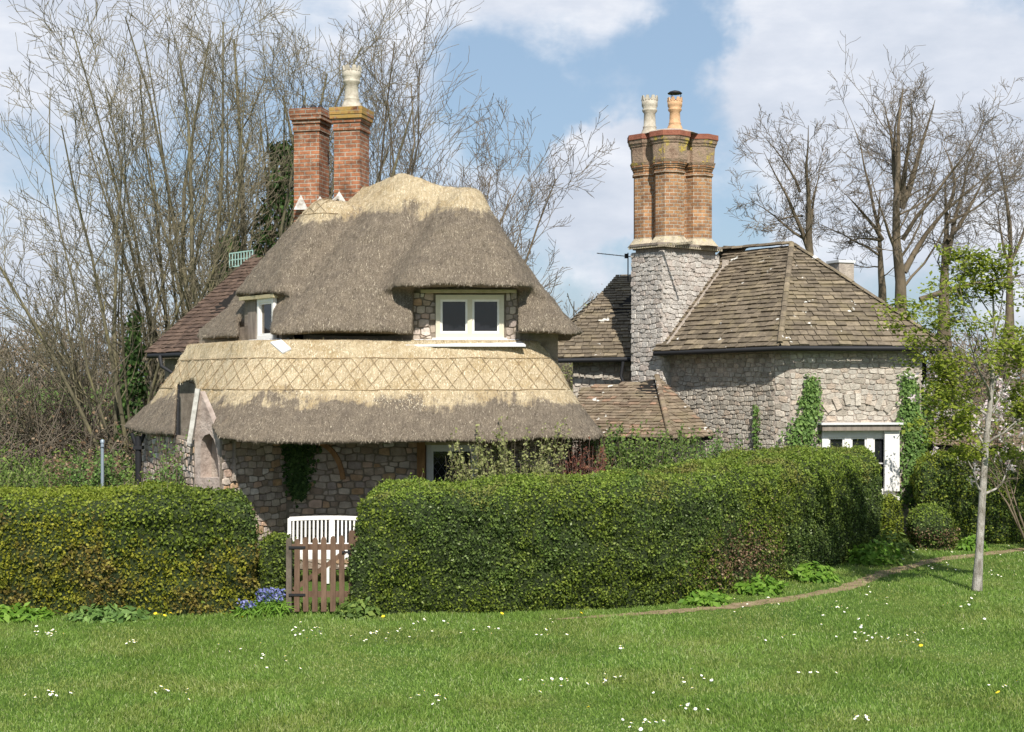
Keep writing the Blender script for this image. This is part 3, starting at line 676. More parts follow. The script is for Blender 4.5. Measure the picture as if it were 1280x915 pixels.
# porch gable: one dressed panel with an arched niche
def gp(px, py, back=0.0):
    r = (px - 640) / FOC; t_ = (W1[0] - r * W1[1]) / (r * (W2[1] - W1[1]) - (W2[0] - W1[0])); X_, Y_ = W1[0] + (W2[0] - W1[0]) * t_, W1[1] + (W2[1] - W1[1]) * t_
    return Vector((X_, Y_, EYE - (py - HOR) * Y_ / FOC)) + Vector((.6, .8, 0)) * back
hole = [(250.5, 597), (250.5, 560), (252, 550), (256, 544), (262, 542), (267, 549), (270.5, 561), (272.5, 578), (274, 597)]
outer = [(243.5, 640), (243.5, 560), (244, 525), (246, 489), (250, 489), (260, 512), (268, 532), (276.5, 556), (277, 640)]
N = len(hole); B = MB(); V = [gp(*p) for p in outer] + [gp(*p) for p in hole] + [gp(*p, .22) for p in hole] + [gp(*p, .10) for p in outer]
F = [(k, k + 1, N + k + 1, N + k) for k in range(N - 1)] + [(N + k, N + k + 1, 2 * N + k + 1, 2 * N + k) for k in range(N - 1)] + [(0, N, 2 * N - 1, N - 1), (N, 2 * N, 3 * N - 1, 2 * N - 1)] + [(k, 3 * N + k, 3 * N + k + 1, k + 1) for k in range(N - 1)]
B.add(V, F)
B.build('porch_gable', M['stone_plain'], TC)
B = MB(); V = [gp(*p, .221) for p in ((246, 602), (246, 538), (279, 538), (279, 602))]; B.add(V + [v + Vector((.02, .03, 0)) for v in V], [(0, 1, 2, 3), (7, 6, 5, 4), (0, 4, 5, 1), (1, 5, 6, 2), (2, 6, 7, 3), (3, 7, 4, 0)]); B.build('niche', M['mortar_pale'], TC)
B = MB(); B.beam(at(247.5, 486, 21.6), at(237, 554, 21.6), .07, .07); B.build('bargeboard', M['grey_paint'], TC)
# curved oak brace under the eave
B = MB(); pts = []
for i in range(9):
    t_ = i / 8 * R(85); pts.append((-3.18 + .50 * math.sin(t_), 22.42 - .01 * i, 2.06 - .66 * (1 - math.cos(t_))))
for p, q in zip(pts[:-1], pts[1:]): B.beam(p, q, .075, .10, up=(0, 1, 0))
B.build('eave_brace', M['oak'], TC)
# porch post and rainwater pipe at the left
B = MB(); p = at(173, 600, 24.6)
B.tube([(p.x, 24.6, 0), (p.x, 24.6, 2.05)], .055, 10); B.tube([(p.x, 24.6, 1.78), (p.x - .12, 24.6, 2.1)], .035, 8); B.tube([(p.x, 24.6, 1.85), (p.x + .14, 24.55, 2.15)], .035, 8)
B.box((p.x, 24.6, 1.85), (.16, .15, .06)); B.build('porch_post', M['black_pipe'], TC)
# front window
B = MB(); B.box((-1.45, 22.5, 1.4), (.13, .14, 1.3)); B.build('oak_post', M['oak'], TC)
B = MB(); B.box((-.95, 22.52, 2.06), (1.1, .16, .12)); B.build('window_head', M['oak_pale'], TC)
window(TC, (-1.37, 22.6), (-.55, 22.6), .8, 2.0, M['white'], 1, .075, 0.03, M['white'], lattice=True)
# upper storey
B = MB(); wallbox(B, (-4.2, 24.55), (-3.75, 22.95), 3.3, 3.95, .2); U0, U1 = (-1.62, 22.93), (.14, 22.93)
wallbox(B, (-3.4, 22.95), U0, 3.3, 3.9, .2); wallbox(B, U0, U1, 3.55, 4.6, .2); wallbox(B, (.14, 22.95), (.75, 22.95), 3.3, 3.9, .2)
rubble(B, U0, (-1.24, 22.93), 3.68, 4.46, .13, .11, seed=8); rubble(B, (-.10, 22.93), (.10, 22.93), 3.68, 4.46, .12, .11, seed=9)
wallbox(B, (-4.62, 24.32), (-3.9, 23.37), 3.5, 4.5, .2); wallbox(B, (.55, 23.1), (.60, 25.5), 3.3, 3.95, .2); wallbox(B, (-5.6, 25.2), (-4.62, 24.32), 3.3, 3.95, .2)
B.build('upper_floor_wall', [M['mortar'], M['stone_warm'], M['dark']], TC)
window(TC, (-1.24, 22.90), (-.13, 22.90), 3.72, 4.42, M['cream_paint'], 2, .075, .0, M['white'], name='dormer_window')
B = MB(); B.box((-.70, 22.78, 4.47), (1.55, .10, .05)); B.build('soffit_board', M['oak_pale'], TC)
B = MB(); B.add([(-1.70, 22.50, 3.60), (.22, 22.50, 3.60), (.10, 22.93, 3.70), (-1.58, 22.93, 3.70), (-1.70, 22.50, 3.57), (.22, 22.50, 3.57), (.10, 22.93, 3.67), (-1.58, 22.93, 3.67)], [(0, 1, 2, 3), (7, 6, 5, 4), (0, 4, 5, 1), (1, 5, 6, 2), (2, 6, 7, 3), (3, 7, 4, 0)])
B.build('lead_flashing', M['lead'], TC)
window(TC, (-4.28, 23.87), (-3.92, 23.37), 3.72, 4.40, M['white'], 1, .06, .02, None, name='side_dormer_window')
B = MB(); B.beam((-4.66, 24.30, 4.43), (-3.9, 23.3, 4.43), .12, .06); B.build('soffit_board', M['oak_pale'], TC)
B = MB(); a, b = Vector((-4.55, 24.25, 0)), Vector((-4.30, 23.92, 0))
B.beam((a + b) / 2 + Vector((0, 0, 3.65)), (a + b) / 2 + Vector((0, 0, 4.42)), .30, .06, up=(.8, .6, 0)); B.build('side_board', M['grey_wood'], TC)
B = MB(); B.add([(-4.7, 23.9, 3.60), (-3.9, 22.72, 3.60), (-3.62, 22.9, 3.72), (-4.5, 24.1, 3.72), (-4.7, 23.9, 3.56), (-3.9, 22.72, 3.56), (-3.62, 22.9, 3.68), (-4.5, 24.1, 3.68)], [(0, 1, 2, 3), (7, 6, 5, 4), (0, 4, 5, 1), (1, 5, 6, 2), (2, 6, 7, 3), (3, 7, 4, 0)])
def hit(px, py, up_):
    d_ = (at(px, py, 1) - Vector((0, 0, EYE))).normalized(); h = bvh_lo.ray_cast(Vector((0, 0, EYE)), d_); return (h[0] if h[0] else at(px, py, 22.4)) + Vector((0, -.3, 1)).normalized() * up_
cs = [(338, 430), (352, 427), (364, 438), (353, 443)]
B.add([hit(*q, .035) for q in cs] + [hit(*q, .01) for q in cs], [(0, 1, 2, 3), (7, 6, 5, 4), (0, 4, 5, 1), (1, 5, 6, 2), (2, 6, 7, 3), (3, 7, 4, 0)])
B.build('lead_flashing', M['lead'], TC)
# twin brick chimneys
def brick_stack(px, s, ztop, z0, m, Y, pot=None, name='brick_chimney'):
    c = at(px, 200, Y); th = R(-14); B = MB()
    B.box((c.x, Y, (z0 + ztop - .42) / 2), (s, s, ztop - .42 - z0), th, 0, True)
    for k, (g, h) in enumerate(((.04, .07), (.02, .07), (.06, .07), (.12, .075), (.14, .135))):
        zb_ = ztop - .42 + sum(q[1] for q in ((.04, .07), (.02, .07), (.06, .07), (.12, .075), (.14, .135))[:k]); B.box((c.x, Y, zb_ + h / 2), (s + g, s + g, h - .003), th, 0, True)
    o = B.build(name, m, TC); return o, c
c1, p1 = brick_stack(389.5, .50, 8.05, 5.9, M['brick_red'], 26.3); c2, p2 = brick_stack(439.5, .50, 8.02, 5.9, M['brick_lichen'], 26.0)
B = MB()
for dx, dy, r in ((.03, 0, .07), (.16, .03, .055), (-.15, .02, .045)): B.lathe((p1.x + dx, 26.3 + dy, 8.04), [(r * .8, 0), (r, .04), (r, .07), (r * .7, .11), (.01, .13)], 12)
B.build('flue_cowl', M['black_pipe'], c1)
def castle_pot(c, H, r, m, parent, name='chimney_pot', n=16, teeth=8):
    B = MB(); B.lathe(c, [(r * 1.25, 0), (r * 1.05, H * .12), (r * .86, H * .20), (r * .90, H * .22), (r * .90, H * .24), (r * .80, H * .26), (r * .74, H * .56), (r * .98, H * .62), (r * .98, H * .66), (r * .86, H * .68), (r * 1.04, H * .74), (r * 1.06, H * .88), (r * .95, H * .885), (r * .8, H * .88), (r * .78, H * .7)], n)
    for k in range(teeth):
        t_ = 2 * math.pi * (k + .5) / teeth; q = Vector(c) + Vector((math.cos(t_) * r * .97, math.sin(t_) * r * .97, H * .875)); t2 = Vector((-math.sin(t_), math.cos(t_), 0)); rr = Vector((math.cos(t_), math.sin(t_), 0)) * r * .09; wv = t2 * r * .33
        V = [q - wv - rr, q + wv - rr, q + wv * .5 - rr + Vector((0, 0, H * .12)), q - wv * .5 - rr + Vector((0, 0, H * .12)), q - wv + rr, q + wv + rr, q + wv * .5 + rr + Vector((0, 0, H * .12)), q - wv * .5 + rr + Vector((0, 0, H * .12))]
        B.add(V, [(0, 1, 2, 3), (7, 6, 5, 4), (0, 4, 5, 1), (1, 5, 6, 2), (2, 6, 7, 3), (3, 7, 4, 0)])
    return B.build(name, m, parent)
castle_pot((p2.x, 26.0, 8.02), .80, .165, M['clay_pale'], c2)
# lead soaker triangles at the foot of the stacks
B = MB()
for px, py, wd, Y in ((376, 262, 18, 25.95), (400, 264, 26, 25.75), (424, 258, 24, 25.66)):
    a, b, t_ = at(px - wd / 2, py, Y), at(px + wd / 2, py, Y), at(px, py - 19, Y + .12)
    k = Vector((0, .03, 0)); B.add([a, b, t_, a + k, b + k, t_ + k], [(0, 1, 2), (5, 4, 3), (0, 3, 4, 1), (1, 4, 5, 2), (2, 5, 3, 0)])
B.beam(at(403, 262, 25.5), at(422, 246, 25.7), .10, .03); B.build('lead_soaker', M['lead_grey'], TC)

# rear wing with a plain red tile roof
RW = TC
B = MB(); e0, e1, t1, t0 = at(182, 441, 28.6), at(300, 437, 26.3), at(345, 330, 29.2), at(318, 326, 30.8)
tiles(B, e0, e1, t1, t0, .13, .17, .016, 11, 0, .0); B.build('rear_wing_roof', [M['tile_red'], M['dark']], TC)
B = MB(); q0, q1 = e0 + Vector((.35, .15, 0)), e1 + Vector((.1, .3, 0)); wallbox(B, q0, q1, 0, e0.z - .12, .25, m=0); B.build('rear_wing_wall', [M['mortar']], TC)
B = MB(); B.tube([at(186, 445, 28.5), at(300, 441, 26.2)], .05, 8); B.tube([at(200, 445, 28.1), at(202, 458, 28.0), at(222, 470, 27.9), at(222, 560, 27.9)], .04, 8); B.build('gutter', M['black_pipe'], TC)
# pale green hatch rail above the rear roof
B = MB(); g0, g1 = at(287, 334, 31.2), at(316, 330, 30.9)
for k in range(9):
    p = g0.lerp(g1, k / 8); B.beam(p, p + Vector((0, 0, .30)), .02, .02)
B.beam(g0, g1, .025, .025); B.beam(g0 + Vector((0, 0, .3)), g1 + Vector((0, 0, .3)), .025, .025); B.beam(g0 + Vector((0, 0, .15)), g1 + Vector((0, 0, .15)), .02, .02)
M['green_rail'] = plain('pale_green_rail', (.30, .45, .40), .5, .4); B.build('roof_railing', M['green_rail'], TC)

# ------------------------------------------------------------------ stone cottage on the right
SC = empty('stone_cottage', (5.5, 30, 0), 'pale rubble cottage with stone-tiled hipped roof and tall clustered brick chimney', 'cottage')
K = Vector((5.14, 27.0, 3.68)); Lc = Vector((2.98, 29.52, 3.62)); Mr = Vector((8.45, 27.45, 3.68)); AP = Vector((5.88, 29.6, 5.82)); LT = Vector((4.72, 30.98, 5.82)); Nr = Vector((9.9, 33, 3.68)); A2 = Vector((6.9, 33.0, 5.82))
B = MB(); tiles(B, Lc, K, AP, LT, .125, .22, .036, 1, 0, .02, .2); tiles(B, K, Mr, AP + Vector((.05, 0, 0)), AP, .125, .22, .036, 2, 0, .02, .2); tiles(B, Mr, Nr, A2, AP + Vector((.06, .03, 0)), .13, .22, .036, 3)
tiles(B, Vector((6.6, 35.5, 3.6)), Vector((3.6, 33.5, 3.6)), LT, A2, .13, .22, .036, 9)
ridge_caps(B, K + Vector((0, 0, .06)), AP + Vector((0, 0, .06)), .05, .17, 1); ridge_caps(B, LT + Vector((-.1, .1, .06)), AP + Vector((0, 0, .06)), .1, .35, 2); ridge_caps(B, Mr + Vector((0, 0, .05)), AP + Vector((.05, 0, .05)), .06, .3, 3)
main_roof = B.build('main_roof', [M['slate'], M['dark']], SC)
# walls: a chamfered corner below the eaves
nK = Vector((-.76, -.65, 0)); q0 = Lc + Vector((.26, .22, 0)); q1 = K + Vector((-.02, .42, 0)); q2 = K + Vector((.25, .30, 0)); q3 = Vector((8.02, 27.62, 0)); q4 = Vector((9.0, 32.5, 0))
for q in (q0, q1, q2, q3): q.z = 0
B = MB(); wl = (q3 - q2).length; WH = (.62, 2.10, 1.0, 2.02)
wallbox(B, q0, q1, 0, 3.6, .3); wallbox(B, q1, q2, 0, 3.6, .3); wallbox(B, q2, q3, 0, 3.6, .3, WH); wallbox(B, q3, q4, 0, 3.6, .3)
rubble(B, q0, q1, 1.0, 3.55, .14, .095, .006, .022, 21, 1); rubble(B, q1, q2, 1.0, 3.55, .15, .12, .006, .022, 25, 1); rubble(B, q2, q3, .6, 3.55, .155, .10, .006, .018, 22, 1, lambda u, z: not (WH[0] - .05 < u < WH[1] + .05 and z < 2.18)); rubble(B, q3, q4, 1.2, 3.5, .2, .13, .010, .028, 23, 1)
B.box((6.5, 30.3, 2.9), (3.2, 4, 1.2), R(10), 2)
B.build('wall', [M['mortar_pale'], M['stone_pale'], M['dark']], SC)
uu = (q3 - q2).normalized(); nn = Vector((uu.y, -uu.x, 0))
B = MB(); zc = 1.9; wc = (WH[0] + WH[1]) / 2
for k in range(11):   # rough relieving arch
    t_ = R(28 + 124 * k / 10); rr = 1.02; c = q2 + uu * (wc - math.cos(t_) * rr) + nn * .02; c.z = 1.78 + math.sin(t_) * rr * .86
    dv = uu * -math.cos(t_) + Vector((0, 0, math.sin(t_))); B.beam(c - dv * (.09 + .04 * (k % 2)), c + dv * .11, .11, .05, up=(nn.x, nn.y, 0))
B.build('relieving_arch', M['stone_pale'], SC)
B = MB(); c = q2 + uu * wc + nn * .06; B.box((c.x, c.y, 2.10), (WH[1] - WH[0] + .1, .34, .11), math.atan2(uu.y, uu.x)); B.build('window_lintel', M['grey_wood'], SC)
B = MB(); B.box((c.x, c.y, 2.175), (WH[1] - WH[0] + .16, .42, .035), math.atan2(uu.y, uu.x)); B.build('lead_flashing', M['lead'], SC)
window(SC, q2 + uu * WH[0], q2 + uu * WH[1], .75, 2.04, M['white'], 3, .13, .05, M['white'], rows=2)
B = MB(); c = q2 + uu * (WH[1] - .1) + nn * .13; B.box((c.x, c.y, 1.45), (.30, .06, 1.18), math.atan2(uu.y, uu.x)); B.build('white_shutter', M['white'], SC)
# black fascia and gutter
B = MB(); B.tube([Lc + Vector((0, -.02, -.05)), K + Vector((0, -.05, -.05)), Mr + Vector((0, -.05, -.05))], .05, 8)
B.build('gutter', M['black_pipe'], SC)
# left wing roof behind the chimney
a0, a1, b1, b0 = at(682, 448, 31.0), at(812, 446, 30.6), at(830, 340, 33.2), at(772, 350, 33.6)
B = MB(); tiles(B, a0, a1, b1, b0, .125, .22, .036, 5, 0, .02, .2); b2 = b0 + Vector((-.3, 3.5, -1.5)); tiles(B, a0 + Vector((-.4, 5, 0)), a0, b0, b0 + Vector((0, .1, 0)), .13, .22, .036, 6); B.build('wing_roof', [M['slate'], M['dark']], SC)
B = MB(); wa, wb = at(716, 450, 31.2), at(800, 450, 31.0); wallbox(B, wa, wb, 0, wa.z - .02, .3); rubble(B, wa, wb, 1.6, wa.z, .17, .14, .01, .03, 24, 1); B.build('wing_wall', [M['mortar_pale'], M['stone_pale']], SC)
B = MB(); B.tube([at(690, 451, 30.9), at(800, 449, 30.5)], .05, 8); B.tube([at(779, 452, 30.5), at(776, 470, 30.5), at(783, 488, 30.4)], .035, 8); B.build('wing_gutter', M['black_pipe'], SC)
# lean-to roof
la, lb, lc_, ld, le = at(715, 546, 27.6), at(838, 548, 26.6), at(893, 545, 27.4), at(821, 472, 29.0), at(728, 489, 29.6)
B = MB(); tiles(B, la, lb, ld, le, .12, .2, .024, 7, 0, .015); tiles(B, lb, lc_, ld + Vector((.03, 0, 0)), ld, .12, .2, .024, 8, 0, .015); ridge_caps(B, lb + Vector((0, 0, .05)), ld + Vector((0, 0, .05)), .05, .15, 4); B.build('lean_to_roof', [M['slate_low'], M['dark']], SC)
B = MB(); wallbox(B, la + Vector((.2, .3, 0)), lb + Vector((0, .35, 0)), 0, 1.85, .2); wallbox(B, lb + Vector((0, .35, 0)), lc_ + Vector((-.15, .25, 0)), 0, 1.85, .2)
rubble(B, la + Vector((.2, .3, 0)), lb + Vector((0, .35, 0)), .8, 1.85, .18, .12, .01, .03, 31, 1); B.build('lean_to_wall', [M['mortar_pale'], M['stone_pale']], SC)
# stone stack and clustered octagonal flues
uc, vc = Vector((.76, .65, 0)), Vector((-.65, .76, 0)); P0 = Vector((3.16, 29.50, 0)); ua, vb = 1.78, .92
cor = [P0, P0 + uc * ua, P0 + uc * ua + vc * vb, P0 + vc * vb]
B = MB(); B.prism([(p.x, p.y) for p in cor], 0, 5.74, 0)
rubble(B, cor[0], cor[1], 2.0, 5.72, .145, .10, .003, .026, 41, 1); rubble(B, cor[3], cor[0], 2.0, 5.72, .145, .10, .003, .03, 42, 1)
stack = B.build('chimney_stack', [M['mortar_white'], M['stone_white']], SC)
B = MB(); fl = P0 + uc * .05 + Vector((0, 0, 3.68)); fn = Vector((.65, -.76, 0))
fa, fb = Lc + Vector((.10, -.02, .10)), LT + Vector((.0, -.10, .12)); fa = Vector((3.22, 29.45, 3.7)); fb = fa + uc * 1.72 + Vector((0, 0, 1.72 * .967))
B.beam(fa + fn * .10, fb + fn * .10, .20, .05, up=(.65, -.76, .3)); B.beam(fb + fn * .1 + Vector((0, 0, -.12)), fb + fn * .12 + Vector((.02, 0, .25)), .14, .03)
B.build('mortar_fillet', M['mortar_pale'], stack)
CC = (cor[0] + cor[2]) / 2; rzc = math.atan2(uc.y, uc.x)
def oct_(c, r, ph=R(22.5)): return [(c.x + r * math.cos(ph + k * math.pi / 4), c.y + r * math.sin(ph + k * math.pi / 4)) for k in range(8)]
def chamf(gr):
    o = []; A, Bv = ua / 2 + gr, vb / 2 + gr; ch = .16
    for x, y in ((-A + ch, -Bv), (A - ch, -Bv), (A, -Bv + ch), (A, Bv - ch), (A - ch, Bv), (-A + ch, Bv), (-A, Bv - ch), (-A, -Bv + ch)): p = CC + uc * x + vc * y; o.append((p.x, p.y))
    return o
B = MB(); B.prism(chamf(.015), 5.72, 5.80, 0); B.prism(chamf(.06), 5.803, 5.85, 0); B.prism(chamf(.11), 5.853, 5.90, 0); 
for k in range(26):
    p = cor[0].lerp(cor[1], (k + .5) / 26) - vc * .08; B.box((p.x, p.y, 5.83), (.035, .05, .05), rzc, 1)
for k in range(28):
    p = cor[3].lerp(cor[0], (k + .5) / 14) - uc * .08; B.box((p.x, p.y, 5.83), (.035, .05, .05), rzc, 1)
B.build('string_course', [M['grey_wood'], M['cream']], stack)
cen = [CC - uc * .44 - vc * .22, CC + uc * .40 - vc * .26, CC - uc * .42 + vc * .42, CC + uc * .48 + vc * .34]
B = MB()
for c in cen:
    lo = oct_(c, .47); hi = oct_(c, .335); V = [(p[0], p[1], 5.89) for p in lo] + [(p[0], p[1], 6.05) for p in hi]; B.add(V, [(k, (k + 1) % 8, 8 + (k + 1) % 8, 8 + k) for k in range(8)])
B.build('flaunching', M['cream'], stack)
for c in cen:
    f = MB(); f.prism(oct_(c, .325), 5.95, 7.62, 0, True); f.prism(oct_(c, .355), 7.40, 7.455, 0); f.prism(oct_(c, .345), 7.50, 7.545, 0); f.prism(oct_(c, .365), 7.548, 7.58, 0); f.prism(oct_(c, .385), 7.583, 7.62, 0)
    fo = f.build('octagonal_flue', M['brick_orange'], stack)
    g = MB()
    for (r0, z0_, r1, z1_) in ((.39, 7.62, .41, 7.68), (.375, 7.68, .395, 8.02), (.41, 8.022, .425, 8.08), (.44, 8.083, .455, 8.16)):
        a_, b_ = oct_(c, r0), oct_(c, r1); V = [(p[0], p[1], z0_ + .002) for p in a_] + [(p[0], p[1], z1_) for p in b_]; g.add(V, [(k, (k + 1) % 8, 8 + (k + 1) % 8, 8 + k) for k in range(8)] + [tuple(range(8, 16)), tuple(range(7, -1, -1))])
    g.build('flue_corbel', M['corbel'], stack)
B = MB(); B.prism([tuple((CC + uc * x + vc * y).xy) for x, y in ((-.58, -.36), (.56, -.36), (.56, .42), (-.56, .42))], 7.66, 8.255, 1); B.prism([tuple((CC + uc * x + vc * y).xy) for x, y in ((-.5, -.22), (.5, -.22), (.5, .36), (-.5, .36))], 5.9, 7.66, 2)
for i, c in enumerate(cen): B.prism(oct_(c, .47), 8.163 + i * .003, 8.27 + i * .004, 0)
B.build('chimney_cap', [M['cap_red'], M['corbel'], M['brick_orange']], stack)
B = MB(); B.lathe(CC - uc * .2 - vc * .02 + Vector((0, 0, 8.275)), [(.62, 0), (.45, .07), (.2, .12), (.05, .13)], 16); B.build('mortar_dome', M['mortar_pale'], stack)
pa, pb = cen[2] + vc * -.02 + Vector((0, 0, 8.28)), CC - uc * .22 - vc * .18 + Vector((0, 0, 8.34))
castle_pot(pa + Vector((.02, 0, 0)), .88, .165, M['clay_pale'], stack); bp = castle_pot(pb, .72, .15, M['clay_buff'], stack, teeth=8)
B = MB(); B.lathe(pb + Vector((0, 0, .80)), [(.15, 0), (.16, .012), (.11, .05), (.02, .075)], 14)
for k in range(3): t_ = k * 2.1; B.tube([pb + Vector((math.cos(t_) * .12, math.sin(t_) * .12, .66)), pb + Vector((math.cos(t_) * .13, math.sin(t_) * .13, .81))], .008, 5)
B.build('rain_cowl', M['black_pipe'], stack)
# small white-topped stub behind the hip
B = MB(); p = at(1051, 345, 33.5); B.box((p.x, p.y, p.z - .2), (.42, .45, 1.0), .4); B.box((p.x, p.y, p.z + .33), (.48, .5, .06), .4, 1); B.build('stub_chimney', [M['mortar_pale'], M['lead']], SC)
# television aerial
B = MB(); p = at(787, 345, 31.2); B.tube([at(785, 352, 31.2), at(785, 316, 31.2)], .013, 6); B.tube([at(746, 316.5, 31.2), at(789, 321, 31.3)], .010, 5)
for k in range(7): q = at(748 + k * 4.6, 316.6 + k * .5, 31.2); B.tube([q - Vector((.02, .16, 0)), q + Vector((.02, .16, 0))], .004, 4)
B.box(at(783, 320, 31.2), (.08, .06, .1)); ae = B.build('television_aerial', M['black_pipe']); tag(ae, 'thin black television aerial beside the clustered brick chimney', 'aerial')
# low outbuilding glimpsed at the far right
OB = empty('garden_shed', (9.6, 27.4, 0), 'low shed with mossy tiled roof half hidden right of the ivy columns', 'shed')
B = MB(); tiles(B, at(1166, 556, 27.0), at(1290, 560, 27.2), at(1270, 520, 28.6), at(1172, 518, 28.6), .13, .2, .03, 12); B.build('roof', [M['slate_low'], M['dark']], OB)
B = MB(); B.box((9.3, 28.0, .85), (1.9, 1.2, 1.7), 0); B.build('wall', M['grey_wood'], OB)
# ------------------------------------------------------------------ hedges
def hedge(name, label, group, poly, ztop, mats, dens=3800, seed=0, rnd=.28, amp=.11, leaf=(.037, .026), topmat=None, bulge=.05, h=.055, cat='hedge', zfun=None, brown=None, mixfun=None):
    """clipped hedge over a plan outline: rounded solid core under a coat of separate leaves"""
    Pn = np.array(poly, np.float32); n = len(Pn); lo = (Pn[:, 0].min() - .4, Pn[:, 1].min() - .4, -.15); hi = (Pn[:, 0].max() + .4, Pn[:, 1].max() + .4, ztop + .6)
    def fn(P):
        x, y, z = P[..., 0], P[..., 1], P[..., 2]; d = np.full(x.shape, 1e9, np.float32); ins = np.zeros(x.shape, bool)
        for i in range(n):
            a, b = Pn[i], Pn[(i + 1) % n]; e = b - a; t_ = np.clip(((x - a[0]) * e[0] + (y - a[1]) * e[1]) / (e @ e), 0, 1)
            d = np.minimum(d, np.hypot(x - a[0] - t_ * e[0], y - a[1] - t_ * e[1])); c = ((a[1] <= y) != (b[1] <= y)) & (x < a[0] + (y - a[1]) * e[0] / (e[1] if abs(e[1]) > 1e-6 else 1e-6)); ins ^= c
        d2 = np.where(ins, -d, d) - bulge * np.sin(np.clip(z / ztop, 0, 1) * 3.1); zt_ = ztop if zfun is None else zfun(x, y)
        dz = z - zt_; q = np.hypot(np.maximum(d2 + rnd, 0), np.maximum(dz + rnd, 0)) + np.minimum(np.maximum(d2 + rnd, dz + rnd), 0) - rnd
        return np.maximum(q + fbm(P, 1.3, seed, 3) * amp + vnoise(P, 5, seed + 7) * .045, -.1 - z)
    V, Q = surface(fn, lo, hi, h); root = empty(name, (float(Pn[:, 0].mean()), float(Pn[:, 1].mean()), 0), label, cat, group)
    np_mesh('branches', V - 0, Q, M['hedge_core'], root, smooth=True)
    rs = np.random.RandomState(seed); A, B_, C, D = V[Q[:, 0]], V[Q[:, 1]], V[Q[:, 2]], V[Q[:, 3]]; area = float((np.linalg.norm(np.cross(C - A, D - B_), axis=1) * .5).sum())
    P, N = sample(V, Q, int(area * dens), rs); k = (P[:, 2] > .0) & ((N[:, 1] < .35) | (N[:, 2] > .5)); P, N = P[k], N[k]
    off = np.maximum(0, fbm(P, 9, seed + 3, 2)) * .09 + rs.rand(len(P)) * .05 - .03; P = P + N * off[:, None]
    V2, F2 = leaves(P, N, leaf[0], leaf[1], rs, .95)
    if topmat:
        s = np.clip((P[:, 2] - (ztop - .30)) / .25 + fbm(P, 2.2, seed + 5, 2) * .8, 0, 1) * .85  # more top-coloured leaves with height: sunlight put into the colour
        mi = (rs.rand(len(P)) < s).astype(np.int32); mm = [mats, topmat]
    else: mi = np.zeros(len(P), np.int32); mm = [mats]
    if mixfun is not None:
        for f, mt in mixfun:
            sel = rs.rand(len(P)) < f(P); mi[sel] = len(mm); mm.append(mt)
    np_mesh('leaves', V2, F2, mm, root, mi=mi)
    # stray shoots standing out of the clipped face
    k = (N[:, 2] > .2) | (rs.rand(len(P)) < .15); Ps, Ns = P[k], N[k]; q = rs.choice(len(Ps), max(20, len(Ps) // 160)); Ps, Ns = Ps[q], Ns[q]; Dn = unit(Ns * .6 + np.array([0, 0, .8]) + rs.normal(0, .3, Ps.shape)); Ls = rs.uniform(.05, .16, (len(Ps), 1))
    v1, f1 = blades(Ps, Dn, Ls, .005, rs); t5 = rs.rand(len(Ps), 5, 1); Pl_ = (Ps[:, None] + Dn[:, None] * Ls[:, None] * t5).reshape(-1, 3); v2, f2 = leaves(Pl_, rs.normal(0, 1, Pl_.shape), .032, .02, rs, .6); V3, F3, m3 = join([(v1, f1), (v2, f2)]); tag(np_mesh('shoots', V3, F3, [M['twig_olive'], topmat or mats], root, mi=m3), kind='stuff')
    return root
fb_ = lambda P, s, sd: fbm(P, s, sd, 3)
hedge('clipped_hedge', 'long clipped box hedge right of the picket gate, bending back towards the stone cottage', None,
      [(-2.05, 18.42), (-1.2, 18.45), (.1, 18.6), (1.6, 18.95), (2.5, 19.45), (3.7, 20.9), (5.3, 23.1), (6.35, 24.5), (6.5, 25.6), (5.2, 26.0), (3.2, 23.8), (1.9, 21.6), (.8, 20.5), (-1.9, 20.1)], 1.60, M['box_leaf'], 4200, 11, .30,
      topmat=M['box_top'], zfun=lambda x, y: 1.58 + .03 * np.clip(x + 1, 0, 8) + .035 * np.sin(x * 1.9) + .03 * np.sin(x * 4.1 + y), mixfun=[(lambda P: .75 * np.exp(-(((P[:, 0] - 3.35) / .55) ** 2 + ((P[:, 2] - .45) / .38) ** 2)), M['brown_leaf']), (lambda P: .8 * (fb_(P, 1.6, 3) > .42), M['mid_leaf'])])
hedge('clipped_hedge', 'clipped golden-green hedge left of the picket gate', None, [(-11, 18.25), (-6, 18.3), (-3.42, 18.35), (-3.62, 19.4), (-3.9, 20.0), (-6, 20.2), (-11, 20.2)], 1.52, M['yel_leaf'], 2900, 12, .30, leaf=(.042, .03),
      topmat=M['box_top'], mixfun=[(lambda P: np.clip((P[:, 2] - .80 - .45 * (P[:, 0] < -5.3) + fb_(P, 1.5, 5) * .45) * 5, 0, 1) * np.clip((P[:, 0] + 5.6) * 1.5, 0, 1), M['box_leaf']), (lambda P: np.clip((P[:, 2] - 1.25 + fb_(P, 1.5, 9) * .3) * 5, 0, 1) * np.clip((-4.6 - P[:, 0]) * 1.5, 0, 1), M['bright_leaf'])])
hedge('garden_shrub', 'small dark clipped shrub between the golden hedge and the gate post', None, [(-3.35, 18.85), (-3.02, 18.85), (-3.05, 19.2), (-3.35, 19.3)], .98, M['box_leaf'], 3600, 13, .22, cat='shrub', bulge=.06)
hedge('garden_hedge', 'clipped hedge behind the birch-barked young tree at the right edge', None, [(7.7, 26.3), (12, 26.0), (12, 27.2), (7.9, 27.3)], 1.62, M['mid_leaf'], 2400, 14, .35, amp=.14, leaf=(.045, .032), topmat=M['bright_leaf'], mixfun=[(lambda P: .35 + .4 * (fb_(P, 1.5, 8) > .0), M['bright_leaf'])])  # bright leaves mixed in as painted sunlight, since trees shade this hedge
